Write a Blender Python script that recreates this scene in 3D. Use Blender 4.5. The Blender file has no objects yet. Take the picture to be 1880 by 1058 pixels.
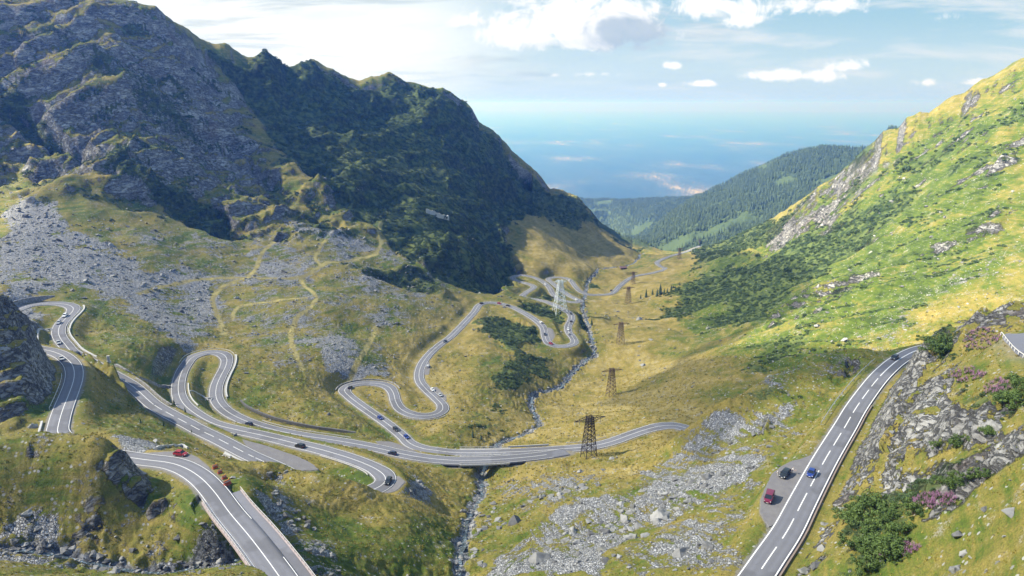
import bpy, math, random
import numpy as np
random.seed(7); rng=np.random.default_rng(11)
scn=bpy.context.scene; COL=scn.collection
# ------------------------------------------------------------------ camera
F=1270.; TILT=math.radians(14.95); CT=math.cos(TILT); ST=math.sin(TILT)
cam=bpy.data.objects.new('camera',bpy.data.cameras.new('camera')); COL.objects.link(cam)
cam.location=(0,0,0); cam.rotation_euler=(math.pi/2-TILT,0,0)
cam.data.sensor_width=36; cam.data.lens=36*F/1880; cam.data.clip_start=.5; cam.data.clip_end=400000
scn.camera=cam
# ------------------------------------------------------------------ exposure, sun, sky
scn.view_settings.view_transform='Standard'; scn.view_settings.look='None'
scn.view_settings.exposure=1.66; scn.view_settings.gamma=1; scn.view_settings.use_curve_mapping=False
SUN_AZ=math.radians(-88); SUN_EL=math.radians(41)      # azimuth from +Y towards +X
SUN_DIR=np.array([math.sin(SUN_AZ)*math.cos(SUN_EL),math.cos(SUN_AZ)*math.cos(SUN_EL),math.sin(SUN_EL)])
sl=bpy.data.lights.new('sun','SUN'); sl.energy=4.8; sl.angle=math.radians(.53); sl.color=(1,.93,.80)
so=bpy.data.objects.new('sun',sl); COL.objects.link(so)
from mathutils import Vector, Matrix
so.rotation_euler=Vector(-SUN_DIR).to_track_quat('-Z','Y').to_euler()
scn.cycles.use_denoising=True; scn.cycles.denoiser='OPENIMAGEDENOISE'; scn.cycles.denoising_input_passes='RGB_ALBEDO_NORMAL'; scn.cycles.denoising_prefilter='ACCURATE'; scn.cycles.use_adaptive_sampling=False
scn.cycles.max_bounces=5; scn.cycles.diffuse_bounces=2; scn.cycles.glossy_bounces=2; scn.cycles.transmission_bounces=2; scn.cycles.volume_bounces=0
scn.cycles.transparent_max_bounces=8

class NT:
    """tiny helper round a node tree"""
    def __init__(s,tree): s.t=tree; s.n=tree.nodes; s.l=tree.links
    def new(s,t,**k):
        n=s.n.new(t)
        for a,b in k.items(): setattr(n,a,b)
        return n
    def set(s,sock,v):
        if isinstance(v,bpy.types.NodeSocket): s.l.new(v,sock)
        elif v is not None: sock.default_value=v
    def math(s,op,a,b=None,c=None,clamp=False):
        n=s.new('ShaderNodeMath',operation=op,use_clamp=clamp)
        s.set(n.inputs[0],a)
        if b is not None: s.set(n.inputs[1],b)
        if c is not None: s.set(n.inputs[2],c)
        return n.outputs[0]
    def vmath(s,op,a,b=None):
        n=s.new('ShaderNodeVectorMath',operation=op); s.set(n.inputs[0],a)
        if b is not None: s.set(n.inputs[1],b)
        return n.outputs[0]
    def mix(s,f,a,b):
        n=s.new('ShaderNodeMix',data_type='RGBA'); s.set(n.inputs[0],f); s.set(n.inputs[6],c4(a)); s.set(n.inputs[7],c4(b)); return n.outputs[2]
    def ss(s,x,a,b,to0=0.,to1=1.):
        n=s.new('ShaderNodeMapRange',interpolation_type='SMOOTHSTEP'); s.set(n.inputs[0],x)
        n.inputs[1].default_value=a; n.inputs[2].default_value=b; n.inputs[3].default_value=to0; n.inputs[4].default_value=to1
        return n.outputs[0]
    def noise(s,vec,scale,detail=4,rough=.55,dist=0.):
        n=s.new('ShaderNodeTexNoise'); s.set(n.inputs['Vector'],vec); n.inputs['Scale'].default_value=scale
        n.inputs['Detail'].default_value=detail; n.inputs['Roughness'].default_value=rough; n.inputs['Distortion'].default_value=dist
        return n.outputs['Fac']
    def vor(s,vec,scale,feature='F1',out='Distance',rand=1.):
        n=s.new('ShaderNodeTexVoronoi',feature=feature); s.set(n.inputs['Vector'],vec); n.inputs['Scale'].default_value=scale
        n.inputs['Randomness'].default_value=rand
        return n.outputs[out]
    def mapping(s,vec,scale=(1,1,1),rot=(0,0,0)):
        n=s.new('ShaderNodeMapping'); s.set(n.inputs[0],vec); n.inputs['Scale'].default_value=scale; n.inputs['Rotation'].default_value=rot
        return n.outputs[0]
    def attr(s,name,out='Fac'): return s.new('ShaderNodeAttribute',attribute_name=name).outputs[out]
    def ramp(s,f,stops):
        n=s.new('ShaderNodeValToRGB'); s.set(n.inputs[0],f); e=n.color_ramp.elements
        while len(e)<len(stops): e.new(.5)
        for i,(p,c) in enumerate(stops): e[i].position=p; e[i].color=c4(c)
        return n.outputs[0]
def c4(c):
    if isinstance(c,bpy.types.NodeSocket): return c
    return tuple(c)+(1.,) if len(c)==3 else tuple(c)

def ray(u,v):
    """direction through a point of the photograph (1880x1058 pixels), scaled to depth 1"""
    a=(u-940)/F; b=(529-v)/F
    return np.array([a, CT+b*ST, -ST+b*CT])

# ------------------------------------------------------------------ world: Nishita sky with procedural clouds
W=bpy.data.worlds.new('World'); scn.world=W; W.use_nodes=True
w=NT(W.node_tree); w.n.clear()
sky=w.new('ShaderNodeTexSky',sky_type='NISHITA'); sky.sun_disc=False
sky.sun_elevation=SUN_EL; sky.sun_rotation=SUN_AZ; sky.altitude=1800; sky.air_density=1.1; sky.dust_density=1.2; sky.ozone_density=1.5
tc=w.new('ShaderNodeTexCoord').outputs['Generated']
sx=w.new('ShaderNodeSeparateXYZ'); w.set(sx.inputs[0],tc)
dx,dy,dz=sx.outputs
yy=w.math('MAXIMUM',dy,.05)
X=w.math('DIVIDE',dx,yy); E=w.math('DIVIDE',dz,yy)          # position in the sky ahead: tangent of azimuth and of height
front=w.ss(dy,.05,.3)
cx=w.new('ShaderNodeCombineXYZ'); w.set(cx.inputs[0],X); w.set(cx.inputs[1],E); P2=cx.outputs[0]
n1=w.noise(P2,19.,10,.66,.5)
n2=w.noise(w.mapping(P2,(1.6,11,1)),3.2,7,.6,.4)           # streaky high cloud
n3=w.noise(P2,40.,5,.6)
lump=w.math('ADD',w.math('MULTIPLY',n1,.75),w.math('MULTIPLY',n3,.25))
def skypos(u,v):
    r=ray(u,v); return r[0]/r[1], r[2]/r[1]
# cumulus: centre, half width, half height up, half height down (photo pixels), weight
CUM=[(1050,66,130,70,22,1.35),(1100,26,60,40,30,1.1),(1150,62,70,34,20,1.1),(960,70,90,36,18,1.15),(1290,14,110,26,22,1.05),(1362,38,42,16,13,1.0),(1530,8,75,16,16,1.0),
     (1470,140,95,13,10,1.0),(1552,124,36,14,8,1.05),(1236,121,18,9,6,1.05),(1288,155,34,7,5,.95),(1217,156,11,5,4,.9),
     (1700,152,34,10,8,.8),(1735,30,45,22,16,.62),(1790,152,26,9,6,.7),(860,40,70,22,14,.85),(1090,137,75,8,9,.62),(545,92,60,10,14,.5)]
acc=None; low=None
for (u,v,hw,hu,hd,wt) in CUM:
    a,b=skypos(u,v); sxr=hw/F*1.02; su=hu/F*1.02; sd=hd/F*1.02
    qx=w.math('DIVIDE',w.math('SUBTRACT',X,a),sxr); e0=w.math('SUBTRACT',E,b)
    qy=w.math('ADD',w.math('DIVIDE',w.math('MAXIMUM',e0,0.),su),w.math('DIVIDE',w.math('MINIMUM',e0,0.),sd))
    m=w.math('SUBTRACT',wt,w.math('POWER',w.math('ADD',w.math('MULTIPLY',qx,qx),w.math('MULTIPLY',qy,qy)),.6))
    sd_=w.math('MULTIPLY',w.math('MAXIMUM',m,0.),w.math('SUBTRACT',w.math('MULTIPLY',qx,.5),qy))
    acc=m if acc is None else w.math('MAXIMUM',acc,m); low=sd_ if low is None else w.math('ADD',low,sd_)
body=w.math('ADD',acc,w.math('MULTIPLY',w.math('SUBTRACT',lump,.5),5.2))
cum=w.math('MULTIPLY',w.ss(body,-.05,.75),front)
grey=w.math('MULTIPLY',w.ss(w.math('ADD',low,w.math('MULTIPLY',w.math('SUBTRACT',n1,.5),1.6)),.15,.95),.55)
# a grey underside, on the side of each big cloud that is turned from the sun
a,b=skypos(1162,64); q=w.math('ADD',w.math('POWER',w.math('DIVIDE',w.math('SUBTRACT',X,a),.066),2.),w.math('POWER',w.math('DIVIDE',w.math('SUBTRACT',E,b),.030),2.))
und=w.math('MULTIPLY',w.ss(w.math('ADD',q,w.math('MULTIPLY',w.math('SUBTRACT',n1,.5),4.2)),1.6,.35),w.ss(body,-.1,.4))
# bright sheet of cloud towards the sun, upper left
a,b=skypos(470,60); q=w.math('ADD',w.math('POWER',w.math('DIVIDE',w.math('SUBTRACT',X,a),.34),2.),w.math('POWER',w.math('DIVIDE',w.math('SUBTRACT',E,b),.12),2.))
sheet=w.ss(w.math('ADD',q,w.math('MULTIPLY',w.math('SUBTRACT',n2,.5),1.8)),1.45,.15)
streak=w.math('MULTIPLY',w.ss(n2,.45,.70),w.ss(E,-.02,.06,.3,1.))
streak=w.math('MULTIPLY',streak,front)
sky_grad=w.mix(w.ss(E,.03,.16),w.mix(w.ss(E,-.005,.05),(1.45,1.95,2.35),(1.6,2.1,2.4)),(.95,1.72,2.1))       # sky glow ahead painted as a fixed colour gradient, dimmer than Nishita
sky_grad=w.mix(w.ss(X,-.25,.55),w.mix(.25,sky_grad,(2.8,3.05,3.2)),sky_grad)
col=w.mix(w.math('MULTIPLY',w.ss(dy,.25,.6),.92),sky.outputs[0],sky_grad)
col=w.mix(w.math('MULTIPLY',streak,.8),col,(2.7,2.85,2.95))
col=w.mix(w.math('MULTIPLY',w.math('MULTIPLY',sheet,front),w.ss(n2,.34,.64,.62,.97)),col,(3.75,3.78,3.75))
n4=w.noise(w.mapping(w.vmath('ADD',P2,(3.7,1.3,0.)),(1.3,10,1)),3.6,6,.6,.5)
band=w.math('MULTIPLY',w.math('MULTIPLY',w.ss(n4,.50,.70),w.ss(E,.0,.04)),w.math('MULTIPLY',w.ss(X,.40,.1),front))
col=w.mix(w.math('MULTIPLY',band,.6),col,(1.5,1.9,2.15))
col=w.mix(cum,col,w.mix(grey,(3.5,3.55,3.6),(2.0,2.3,2.65)))
col=w.mix(w.math('MULTIPLY',w.math('MULTIPLY',und,front),.8),col,(1.35,1.75,2.15))
bg=w.new('ShaderNodeBackground'); w.set(bg.inputs[0],col); bg.inputs[1].default_value=.10
wo=w.new('ShaderNodeOutputWorld'); w.l.new(bg.outputs[0],wo.inputs[0])
# ------------------------------------------------------------------ terrain: survey points taken from the photograph
def at_h(u,v,h):
    r=ray(u,v); return r*(-h/r[2])
def at_z(u,v,zc): return ray(u,v)*zc
ROAD_A=[(560,1130),(510.7,1056),(461,989),(420,940),(394,904),(368,877),(339,859),(310,849.6),(271,845),(190,832),(135,815),(107,797),(108.5,775.6),(116.5,749),(127,722.7),(135,699),(136.4,683),(132.4,669.7),(124.4,660.5),(111.2,651.2),(90,644),(70,640.6),(30,630),(-5,605),(0,583),(35.7,567.8),(53,561.2),(76.8,557.7),(105.9,557.2),(124.4,559.9),(134.5,565.2),(132.4,573),(119,586.3),(110,598.2),(107.2,610.2),(111.2,622),(120.5,634),(131,646),(148.3,656.5),(161.5,663),(200,684),(243,709),(283,743.8),(311,760.2),(341.5,776.3),(367,790),(401,806.3),(460.8,837.2),(514.7,861.3),(560,885),(610,905),(650,911),(673.6,903.5),(700.5,892.2),(709,879.4),(700.5,868),(678,855.3),(649.5,844),(615.5,833.2),(581.5,823.6),(553,817),(513.4,807.1),(473.7,798),(437,790),(400,781),(379,772.3),(344,749),(330,730),(327.4,706.8),(333,685),(341.8,669.4),(356.9,654.3),(384,646.7),(405.3,648.8),(415.9,657.3),(414.4,672.4),(405.3,690.6),(397.8,708.7),(396.3,726.9),(402,741),(419,757),(446,771),(479.4,783),(519,793),(558.8,800.6),(604,807),(655,815.6),(697.7,824),(740,834),(782.8,841.2),(835,845.5),(890.6,844.7),(946,841.4),(1001,835.5),(1040,829)]
ROAD_B=[(1056.6,822.6),(1001,826.7),(929,830.3),(829.8,830.9),(796.6,826.7),(782,825),(754.4,815.6),(740,801.5),(711.9,778.8),(683.5,759),(655.2,739),(638.2,725),(632,716.4),(641,708.5),(663.7,703.6),(692,704.2),(711.9,709.3),(721.8,720.7),(726,736.2),(734.6,750.4),(751.6,759.5),(774.3,764),(797,761.8),(811,754.7),(812.5,744.8),(799.8,730.6),(782.8,715),(771.4,700.8),(769.4,685.2),(775.7,666.8),(791.3,647),(811,630),(825.3,620),(860,584.8),(871.3,572),(881.3,559.2),(894,555.8),(916.7,557.2),(939.4,563.5),(965,576.2),(984.8,589),(997.5,601.8),(1000.3,616),(1006,628.7),(1018.8,635),(1041.5,635.2),(1054.2,630),(1052.8,621.6),(1044.3,610.3),(1042.9,599),(1048.5,587.6),(1048.5,579),(1041.5,572),(1024,563),(1004,554.5),(985,550),(966,548),(959,544),(965,538),(976,531),(980.5,526.6),(973.4,522.4),(950,516),(941,510),(953.6,505.4),(973.4,507.6),(993.3,515.3),(1007.4,526.6),(1014,538),(1023.4,548),(1036,552.7),(1052.3,555),(1064,554),(1058.8,549.5),(1049,544.7),(1036,536.6),(1021.8,526),(1012,518),(1006.5,513.3),(1012,510),(1025,509.3),(1039.5,511),(1049,516.5),(1055.5,525.4),(1065.2,535),(1079.7,540.6),(1097.3,541.4),(1119.8,539.8),(1137.9,525),(1152,513.9),(1166,506.8),(1191.7,502.5),(1214.4,496.9),(1221.5,493.5),(1211.6,488.4),(1205.9,482.7),(1217.2,475.6),(1237,468.5),(1257,463),(1285,452)]
ROAD_BX=[(1092.6,818.4,151.4),(1125.8,810,150.8),(1167.3,794.9,150),(1208.8,783,149),(1236.4,781,148),(1255.8,785.2,147),(1274,792,146.4),(1300,812,145)]
ROAD_C=[(1340,1130,94),(1395,1050,94.5),(1409.7,1027.8,94.7),(1444.9,976,95),(1469.7,928.4,95.3),(1492.5,885,95.5),(1514,845.6,95.7),(1534.3,811.7,95.9),(1553.4,780.6,96),(1568.3,754.5,96.2),(1589.8,723.5,96.4),(1612.6,694.5,96.6),(1631.2,675.9,96.8),(1649,661.5,97),(1685,643,97.3),(1730,633,97.6)]
# visible ground: (u, v, depth along the optical axis)
CTRL=[
(0,1058,140),(100,1058,146),(250,1058,150),(-150,1058,132),(0,985,160),(150,1005,163),(300,1030,163),(0,940,166),(0,850,170),(0,800,177),(-150,900,160),(-150,800,176),(-300,950,140),(-300,800,175),
(100,930,168),(100,850,172),(120,797,178),(60,794,178),(200,940,170),(200,880,173),(200,830,177),(205,814,181),(250,840,186),(265,880,184),(300,930,176),(350,960,171),
(0,780,222),(0,700,235),(0,640,241),(0,580,252),(0,545,262),(30,563,266),(50,610,264),(60,700,241),(70,760,229),(-150,700,230),(-150,560,262),(-150,480,282),(-300,700,225),(-300,500,265),
(0,535,395),(0,520,412),(0,450,480),(0,400,520),(0,300,575),(0,200,615),(0,100,655),(0,0,700),(0,-100,740),(0,-200,775),(-200,450,470),(-200,300,520),(-200,100,580),(-200,-100,650),(-200,-250,700),(-500,400,420),(-500,0,520),(-500,-300,620),
(200,795,217),(243,820,209),(243,790,232),(243,750,265),(200,700,308),(200,640,345),(200,600,385),(200,560,420),(200,520,455),(200,460,500),(200,400,545),(200,300,600),(200,200,650),(200,100,700),(200,0,750),(200,-40,770),(255,0,765),(310,35,790),
(110,520,430),(110,450,485),(60,640,305),(60,590,352),
(430,1015,168),(400,985,171),(440,870,191),(400,840,222),(400,860,201),(500,1000,160),(560,1000,166),(540,930,190),(500,880,215),(560,864,222),(500,866,215),(620,872,224),(664,903,228),(640,940,205),(700,960,200),(750,920,225),(620,1020,168),(700,1040,176),(800,1000,200),(800,930,245),(800,880,280),(660,890,226),
(420,880,190),
(300,700,345),(300,640,372),(300,600,412),(260,660,345),
(400,620,425),(400,590,455),(400,540,500),(400,500,535),(400,460,570),(400,400,625),(400,330,690),(400,250,760),(400,180,810),(400,110,850),
(500,700,372),(500,640,420),(500,560,490),(560,740,352),(600,780,328),(600,640,430),(600,560,505),(620,680,415),(640,600,490),(750,560,560),(750,620,500),(745,665,462),(480,740,350),
(550,480,580),(550,400,660),(550,300,780),(550,200,910),(700,480,650),(700,400,740),(700,300,870),(700,200,1010),(850,480,720),(850,400,830),(850,300,960),(850,220,1080),(800,520,640),(880,540,665),
(930,490,870),(930,440,950),(980,400,1060),(1000,450,960),(1060,470,1030),(1060,420,1160),(1130,440,1200),(1100,490,960),(1170,475,1120),(1000,490,890),(930,380,1040),
(375,80,920),(420,81,950),(470,100,980),(485,92,990),(520,120,1020),(575,110,1060),(600,120,1070),(655,148,1095),(715,135,1120),(760,150,1140),(820,165,1165),(860,190,1175),(880,225,1180),(900,240,1188),(950,285,1205),(1000,335,1220),(1060,362,1240),(1105,412,1255),(1150,436,1270),(1190,452,1285),
(850,700,428),(850,780,355),(860,810,337),(900,650,490),(900,600,555),(960,640,525),(960,700,457),(1020,680,500),(930,740,415),
(1200,700,455),(1200,640,545),(1300,640,510),(1300,600,590),(1200,590,640),(1200,540,780),(1250,520,830),(1250,570,690),(1122,726,450),(1139,632,565),(1153,557,760),(1162,520,890),(1247,474,1110),(1080,790,345),(1080,838,302),(1200,760,365),(1050,770,375),
(1250,812,272),(1300,772,268),(1290,840,245),(1400,700,277),(1500,690,262),(1560,660,275),(1565,642,282),(1480,660,290),(1200,870,250),(1150,850,275),(1100,900,240),(1000,900,262),(1000,960,222),(1200,960,200),(1300,900,205),(1400,820,222),(1350,960,172),(1100,1058,160),(1250,1058,150),(980,1058,170),(950,870,292),
(1330,742,350),(1400,680,395),(1500,620,415),(1600,585,425),(1700,530,440),(1800,480,450),(1880,430,460),(2000,400,460),(1400,600,500),(1400,540,615),(1300,540,680),(1500,500,600),(1500,560,510),(1500,430,720),(1500,345,830),(1600,400,640),(1600,320,720),(1600,265,780),(1700,400,560),(1700,300,650),(1700,197,720),(1800,350,550),(1800,250,610),(1800,147,680),(1880,300,550),(1880,200,600),(1880,105,650),(1550,305,800),(1650,232,750),(1750,175,700),(2050,0,640),(2050,250,520),(2300,100,520),
(1440,390,930),(1440,450,800),(1350,435,1080),(1350,500,820),(1280,480,1000),(1310,458,1130),(1270,466,1200),
(1500,1058,135),(1600,1000,132),(1700,1058,112),(1880,1058,90),(1880,950,100),(1750,950,120),(1650,900,150),(1600,850,173),(1700,800,162),(1800,850,126),(1880,850,112),(1800,750,147),(1880,750,132),(1700,720,192),(1650,760,193),(1760,680,182),(1865,625,178),(1880,665,160),(1700,650,222),(1661,652,240),(1750,610,226),(1820,573,224),(1880,558,217),(2000,650,160),(2000,560,210),(2000,900,90),(2300,900,70),(2300,600,160),
(1200,440,1900),(1180,447,1850),(1500,264,2300),(1590,264,2300),(1400,292,2300),(1300,340,2250),(1250,365,2200),(1200,405,2150),(1300,440,1650),(1385,385,1750),(1450,330,1900),(1250,410,1900),
(1060,362,3700),(1150,364,3600),(1240,360,3500),(1120,410,2900),(1160,425,2600),(980,362,3900),
]
CTRL_H=[(1075,650,193),(1040,690,190),(985,720,185),(975,750,179),(990,770,176),(930,800,166.5),(900,828,162),(885,870,158.5),(875,930,143),(850,1000,129),(850,1050,119),(1100,580,202),(1080,520,222),(1110,495,236),(1180,468,258)]
# hidden ground: (u, depth, metres below the camera)
HID=[(100,190,92),(0,195,95),(-150,195,98),(0,300,104),(-150,310,108),(-150,360,111),
(1300,300,140),(1400,320,138),(1500,330,134),(1600,320,128),(1650,330,124),(1750,320,112),(1850,300,98),(2000,290,88),(1700,270,100),(1800,262,88),
(200,900,-70),(0,850,-120),(400,980,10),(480,1120,0),(575,1220,0),(715,1300,30),(820,1350,60),(900,1400,130),(1000,1450,220),(1105,1500,300),(1190,1500,330),
(1150,1620,380),(1050,1800,420),(800,1800,250),(500,1600,150),(1270,1500,330),(1350,1350,300),(1440,1250,240),(1500,1100,170),(1600,950,90),(1700,880,50),(1800,830,20),(1880,800,0),
(1500,2800,300),(1300,2900,420),(1200,2800,520),(1590,2800,280),(1800,2500,200),(1150,4400,800),(1000,4600,850),(1300,4400,750),(1600,4400,600),(600,3500,500),(300,3000,300),(0,2500,150),(1880,4000,400),
(1150,6500,1300),(500,6500,1200),(1800,6500,1200),(-300,1300,-100),(-300,5000,300),(2200,1200,-50),(2200,4000,300),
(400,110,75),(800,115,90),(1200,105,80),(1500,80,62),(1800,60,42),(200,90,75),(-100,85,70),(940,60,55),(600,60,52),(1300,55,46),(2100,45,32),(-400,60,45),(0,50,44),(1000,130,103)]

GRADE=.05
def chain(P,h,g):
    """a road that falls steadily: each pixel of its centre line unprojected at the height the grade gives"""
    out=[at_h(*P[0],h)]
    for u,v in P[1:]:
        hh=h
        for _ in range(20):
            p=at_h(u,v,hh); hh=h+g*np.hypot(*(p-out[-1])[:2])
        h=hh; out.append(at_h(u,v,h))
    return np.array(out)
def resample(P,step):
    P=np.asarray(P,float); n=len(P)
    Q=np.vstack([2*P[0]-P[1],P,2*P[-1]-P[-2]]); out=[]
    for i in range(n-1):
        p0,p1,p2,p3=Q[i:i+4]
        d0=max(np.linalg.norm(p1-p0),.01)**.5;d1=max(np.linalg.norm(p2-p1),.01)**.5;d2=max(np.linalg.norm(p3-p2),.01)**.5
        t0=0;t1=d0;t2=t1+d1;t3=t2+d2
        for t in np.linspace(t1,t2,24,endpoint=False):
            a1=(t1-t)/d0*p0+(t-t0)/d0*p1;a2=(t2-t)/d1*p1+(t-t1)/d1*p2;a3=(t3-t)/d2*p2+(t-t2)/d2*p3
            b1=(t2-t)/(t2-t0)*a1+(t-t0)/(t2-t0)*a2;b2=(t3-t)/(t3-t1)*a2+(t-t1)/(t3-t1)*a3
            out.append((t2-t)/d1*b1+(t-t1)/d1*b2)
    out.append(P[-1]); out=np.array(out)
    s=np.r_[0,np.cumsum(np.linalg.norm(np.diff(out[:,:2],axis=0),axis=1))]
    m=max(2,int(round(s[-1]/step))+1); q=np.linspace(0,s[-1],m)
    return np.stack([np.interp(q,s,out[:,k]) for k in range(3)],1)
def smooth(P,k):
    wn=np.hanning(2*k+3)[1:-1]; wn/=wn.sum()
    Q=np.vstack([P[:1]+(P[:1]-P[k:0:-1]),P,P[-1:]+(P[-1:]-P[-2:-k-2:-1])])
    return np.stack([np.convolve(Q[:,i],wn,'valid') for i in range(3)],1)
_a=chain(ROAD_A,93,GRADE); _b=chain(ROAD_B,-_a[-1][2]+.6,GRADE)
_b=np.vstack([np.array([at_h(*q) for q in ROAD_BX])[::-1],_b])
ROAD={'A':smooth(resample(_a,1.),4),'B':smooth(resample(_b,1.),4),'C':smooth(resample([at_h(*q) for q in ROAD_C],1.),5)}
def proj(p):
    zc=p[...,1]*CT-p[...,2]*ST; up=p[...,1]*ST+p[...,2]*CT
    return 940+F*p[...,0]/zc, 529-F*up/zc
def near_px(k,u,v):
    pu,pv=proj(ROAD[k]); return int(np.argmin((pu-u)**2+(pv-v)**2))
BR_A0=near_px('A',398,909); BR_A=(near_px('A',843,846),near_px('A',938,842))   # bridges: the ground dips under these stretches
_B=(near_px('B',938,830),near_px('B',838,831)); BR_B=(min(_B),max(_B))
ONGROUND={k:np.ones(len(v),bool) for k,v in ROAD.items()}
ONGROUND['A'][:BR_A0-2]=False; ONGROUND['A'][BR_A[0]:BR_A[1]]=False; ONGROUND['B'][BR_B[0]:BR_B[1]]=False
def conf(P): return np.c_[np.arctan2(P[:,0],P[:,1]), np.log(np.hypot(P[:,0],P[:,1]))]
_P=[at_z(*q) for q in CTRL]+[at_h(*q) for q in CTRL_H]
for u,z,h in HID:
    _P.append(np.array([(u-940)/F*z,(z-h*ST)/CT,-h]))
for k in ROAD: _P+=[p-np.array([0,0,.25]) for p,g in zip(ROAD[k][::14],ONGROUND[k][::14]) if g]
_P=np.array(_P); _X=conf(_P); _f=_P[:,2]/np.hypot(_P[:,0],_P[:,1])
n=len(_X); d=((_X[:,None]-_X[None])**2).sum(-1); K=np.where(d>0,.5*d*np.log(d+1e-20),0)+1e-5*np.eye(n)
PP=np.c_[np.ones(n),_X]; _w=np.linalg.solve(np.block([[K,PP],[PP.T,np.zeros((3,3))]]),np.r_[_f,np.zeros(3)])
GT=np.linspace(math.radians(-84),math.radians(76),270); GL=np.linspace(math.log(22),math.log(9000),300)
_q=np.stack(np.meshgrid(GT,GL,indexing='ij'),-1).reshape(-1,2); _o=np.empty(len(_q))
for i in range(0,len(_q),15000):
    q=_q[i:i+15000]; d=((q[:,None]-_X[None])**2).sum(-1); _o[i:i+15000]=(.5*d*np.log(d+1e-20))@_w[:-3]+_w[-3]+q@_w[-2:]
GRID=_o.reshape(270,300)
def base_f(th,lr):
    a=np.clip((th-GT[0])/(GT[1]-GT[0]),1,len(GT)-3.001); b=np.clip((lr-GL[0])/(GL[1]-GL[0]),1,len(GL)-3.001)
    i=a.astype(int); j=b.astype(int); a=(a-i); b=(b-j)
    def cw(t): return (-.5*t+t*t-.5*t**3, 1-2.5*t*t+1.5*t**3, .5*t+2*t*t-1.5*t**3, -.5*t*t+.5*t**3)
    wa=cw(a); wb=cw(b); o=0
    for p in range(4):
        for q in range(4): o=o+wa[p]*wb[q]*GRID[i+p-1,j+q-1]
    return o
_L=np.linspace(math.log(42),math.log(8000),3000)
def hit(u,v):
    """where the ray through a photo pixel first meets the smooth ground"""
    d=ray(u,v); h=math.hypot(d[0],d[1]); th=math.atan2(d[0],d[1]); k=d[2]/h
    f=base_f(np.full_like(_L,th),_L); wh=np.nonzero(f>=k)[0]
    i=wh[0] if len(wh) else int(np.argmax(f-k-(_L>math.log(2600))*9))
    r=math.exp(_L[i]); return np.array([d[0]*r/h,d[1]*r/h,f[i]*r])

# ------------------------------------------------------------------ gradient noise
_perm=rng.permutation(512).astype(np.int32); _perm=np.r_[_perm,_perm]
_ga=rng.uniform(0,2*np.pi,512); _gx=np.cos(_ga).astype(np.float32); _gy=np.sin(_ga).astype(np.float32)
def perlin(x,y):
    xi=np.floor(x).astype(np.int32); yi=np.floor(y).astype(np.int32); xf=(x-xi).astype(np.float32); yf=(y-yi).astype(np.float32)
    u=xf*xf*xf*(xf*(xf*6-15)+10); v=yf*yf*yf*(yf*(yf*6-15)+10)
    def g(a,b,c,d):
        h=_perm[(_perm[(xi+a)&511]+yi+b)&511]; return _gx[h]*c+_gy[h]*d
    a=g(0,0,xf,yf); b=g(1,0,xf-1,yf); c=g(0,1,xf,yf-1); e=g(1,1,xf-1,yf-1)
    a=a+u*(b-a); c=c+u*(e-c); return (a+v*(c-a))*1.5
def fbm(x,y,lam,octv=4,gain=.5,seed=0.):
    o=0;a=1.
    for i in range(octv): o=o+a*perlin(x/lam+seed+17.3*i,y/lam-seed+9.1*i); a*=gain; lam*=.5
    return o
def sstep(x,a,b):
    t=np.clip((x-a)/(b-a),0,1); return t*t*(3-2*t)

# ------------------------------------------------------------------ the ground sheet (finer near the place the photograph was taken)
NF=1250
TH=np.r_[np.linspace(math.radians(-84),math.radians(-42.2),130,endpoint=False),np.linspace(math.radians(-42.2),math.radians(42.2),NF),np.linspace(math.radians(42.2),math.radians(76),90)[1:]]
LR=np.r_[np.linspace(math.log(34),math.log(70),70,endpoint=False),np.linspace(math.log(70),math.log(1400),900,endpoint=False),np.linspace(math.log(1400),math.log(9000),260,endpoint=False),np.linspace(math.log(9000),math.log(140000),120)]
nt,nl=len(TH),len(LR)
TT,LL=np.meshgrid(TH,LR,indexing='ij'); RR=np.exp(LL)
gx=(RR*np.sin(TT)); gy=(RR*np.cos(TT)); gz=base_f(TT,LL)*RR
far=sstep(RR,5200,8800); gz=gz*(1-far)+(-1500)*far
xf=gx.astype(np.float32); yf=gy.astype(np.float32)
# regions drawn on the photograph, laid on the ground as plan polygons
def plan(poly): return conf(np.array([hit(u,v) for u,v in poly]))
warp1=.022*fbm(TT*9,LL*9,1.,4,.6,3.1); warp2=.022*fbm(TT*9,LL*9,1.,4,.6,41.7)
def region(poly,soft=.012,warp=1.,raw=False):
    Q=poly if raw else plan(poly); m=np.zeros(TT.shape,np.float32)
    lo=Q.min(0)-.06; hi=Q.max(0)+.06
    i0,i1=np.searchsorted(TH,[lo[0],hi[0]]); j0,j1=np.searchsorted(LR,[lo[1],hi[1]])
    if i1<=i0 or j1<=j0: return m
    X=TT[i0:i1,j0:j1]+warp*warp1[i0:i1,j0:j1]; Y=LL[i0:i1,j0:j1]+warp*warp2[i0:i1,j0:j1]
    ins=np.zeros(X.shape,bool); dm=np.full(X.shape,9.,np.float64)
    for k in range(len(Q)):
        (ax,ay),(bx,by)=Q[k],Q[(k+1)%len(Q)]
        if ay!=by:
            c=((ay>Y)!=(by>Y))&(X<(bx-ax)*(Y-ay)/(by-ay)+ax); ins^=c
        t=np.clip(((X-ax)*(bx-ax)+(Y-ay)*(by-ay))/((bx-ax)**2+(by-ay)**2+1e-12),0,1)
        dm=np.minimum(dm,(X-ax-t*(bx-ax))**2+(Y-ay-t*(by-ay))**2)
    sd=np.sqrt(dm)*np.where(ins,1,-1); m[i0:i1,j0:j1]=sstep(sd,-soft,soft); return m
def stroke(line,half,soft=.5,raw=None):
    """a ribbon on the ground along photo pixels; half width in metres"""
    P=np.array([hit(u,v) for u,v in line]) if raw is None else raw
    P=resample(P,2.) ; return dist_to(P,half*3+2)[0], P
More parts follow.
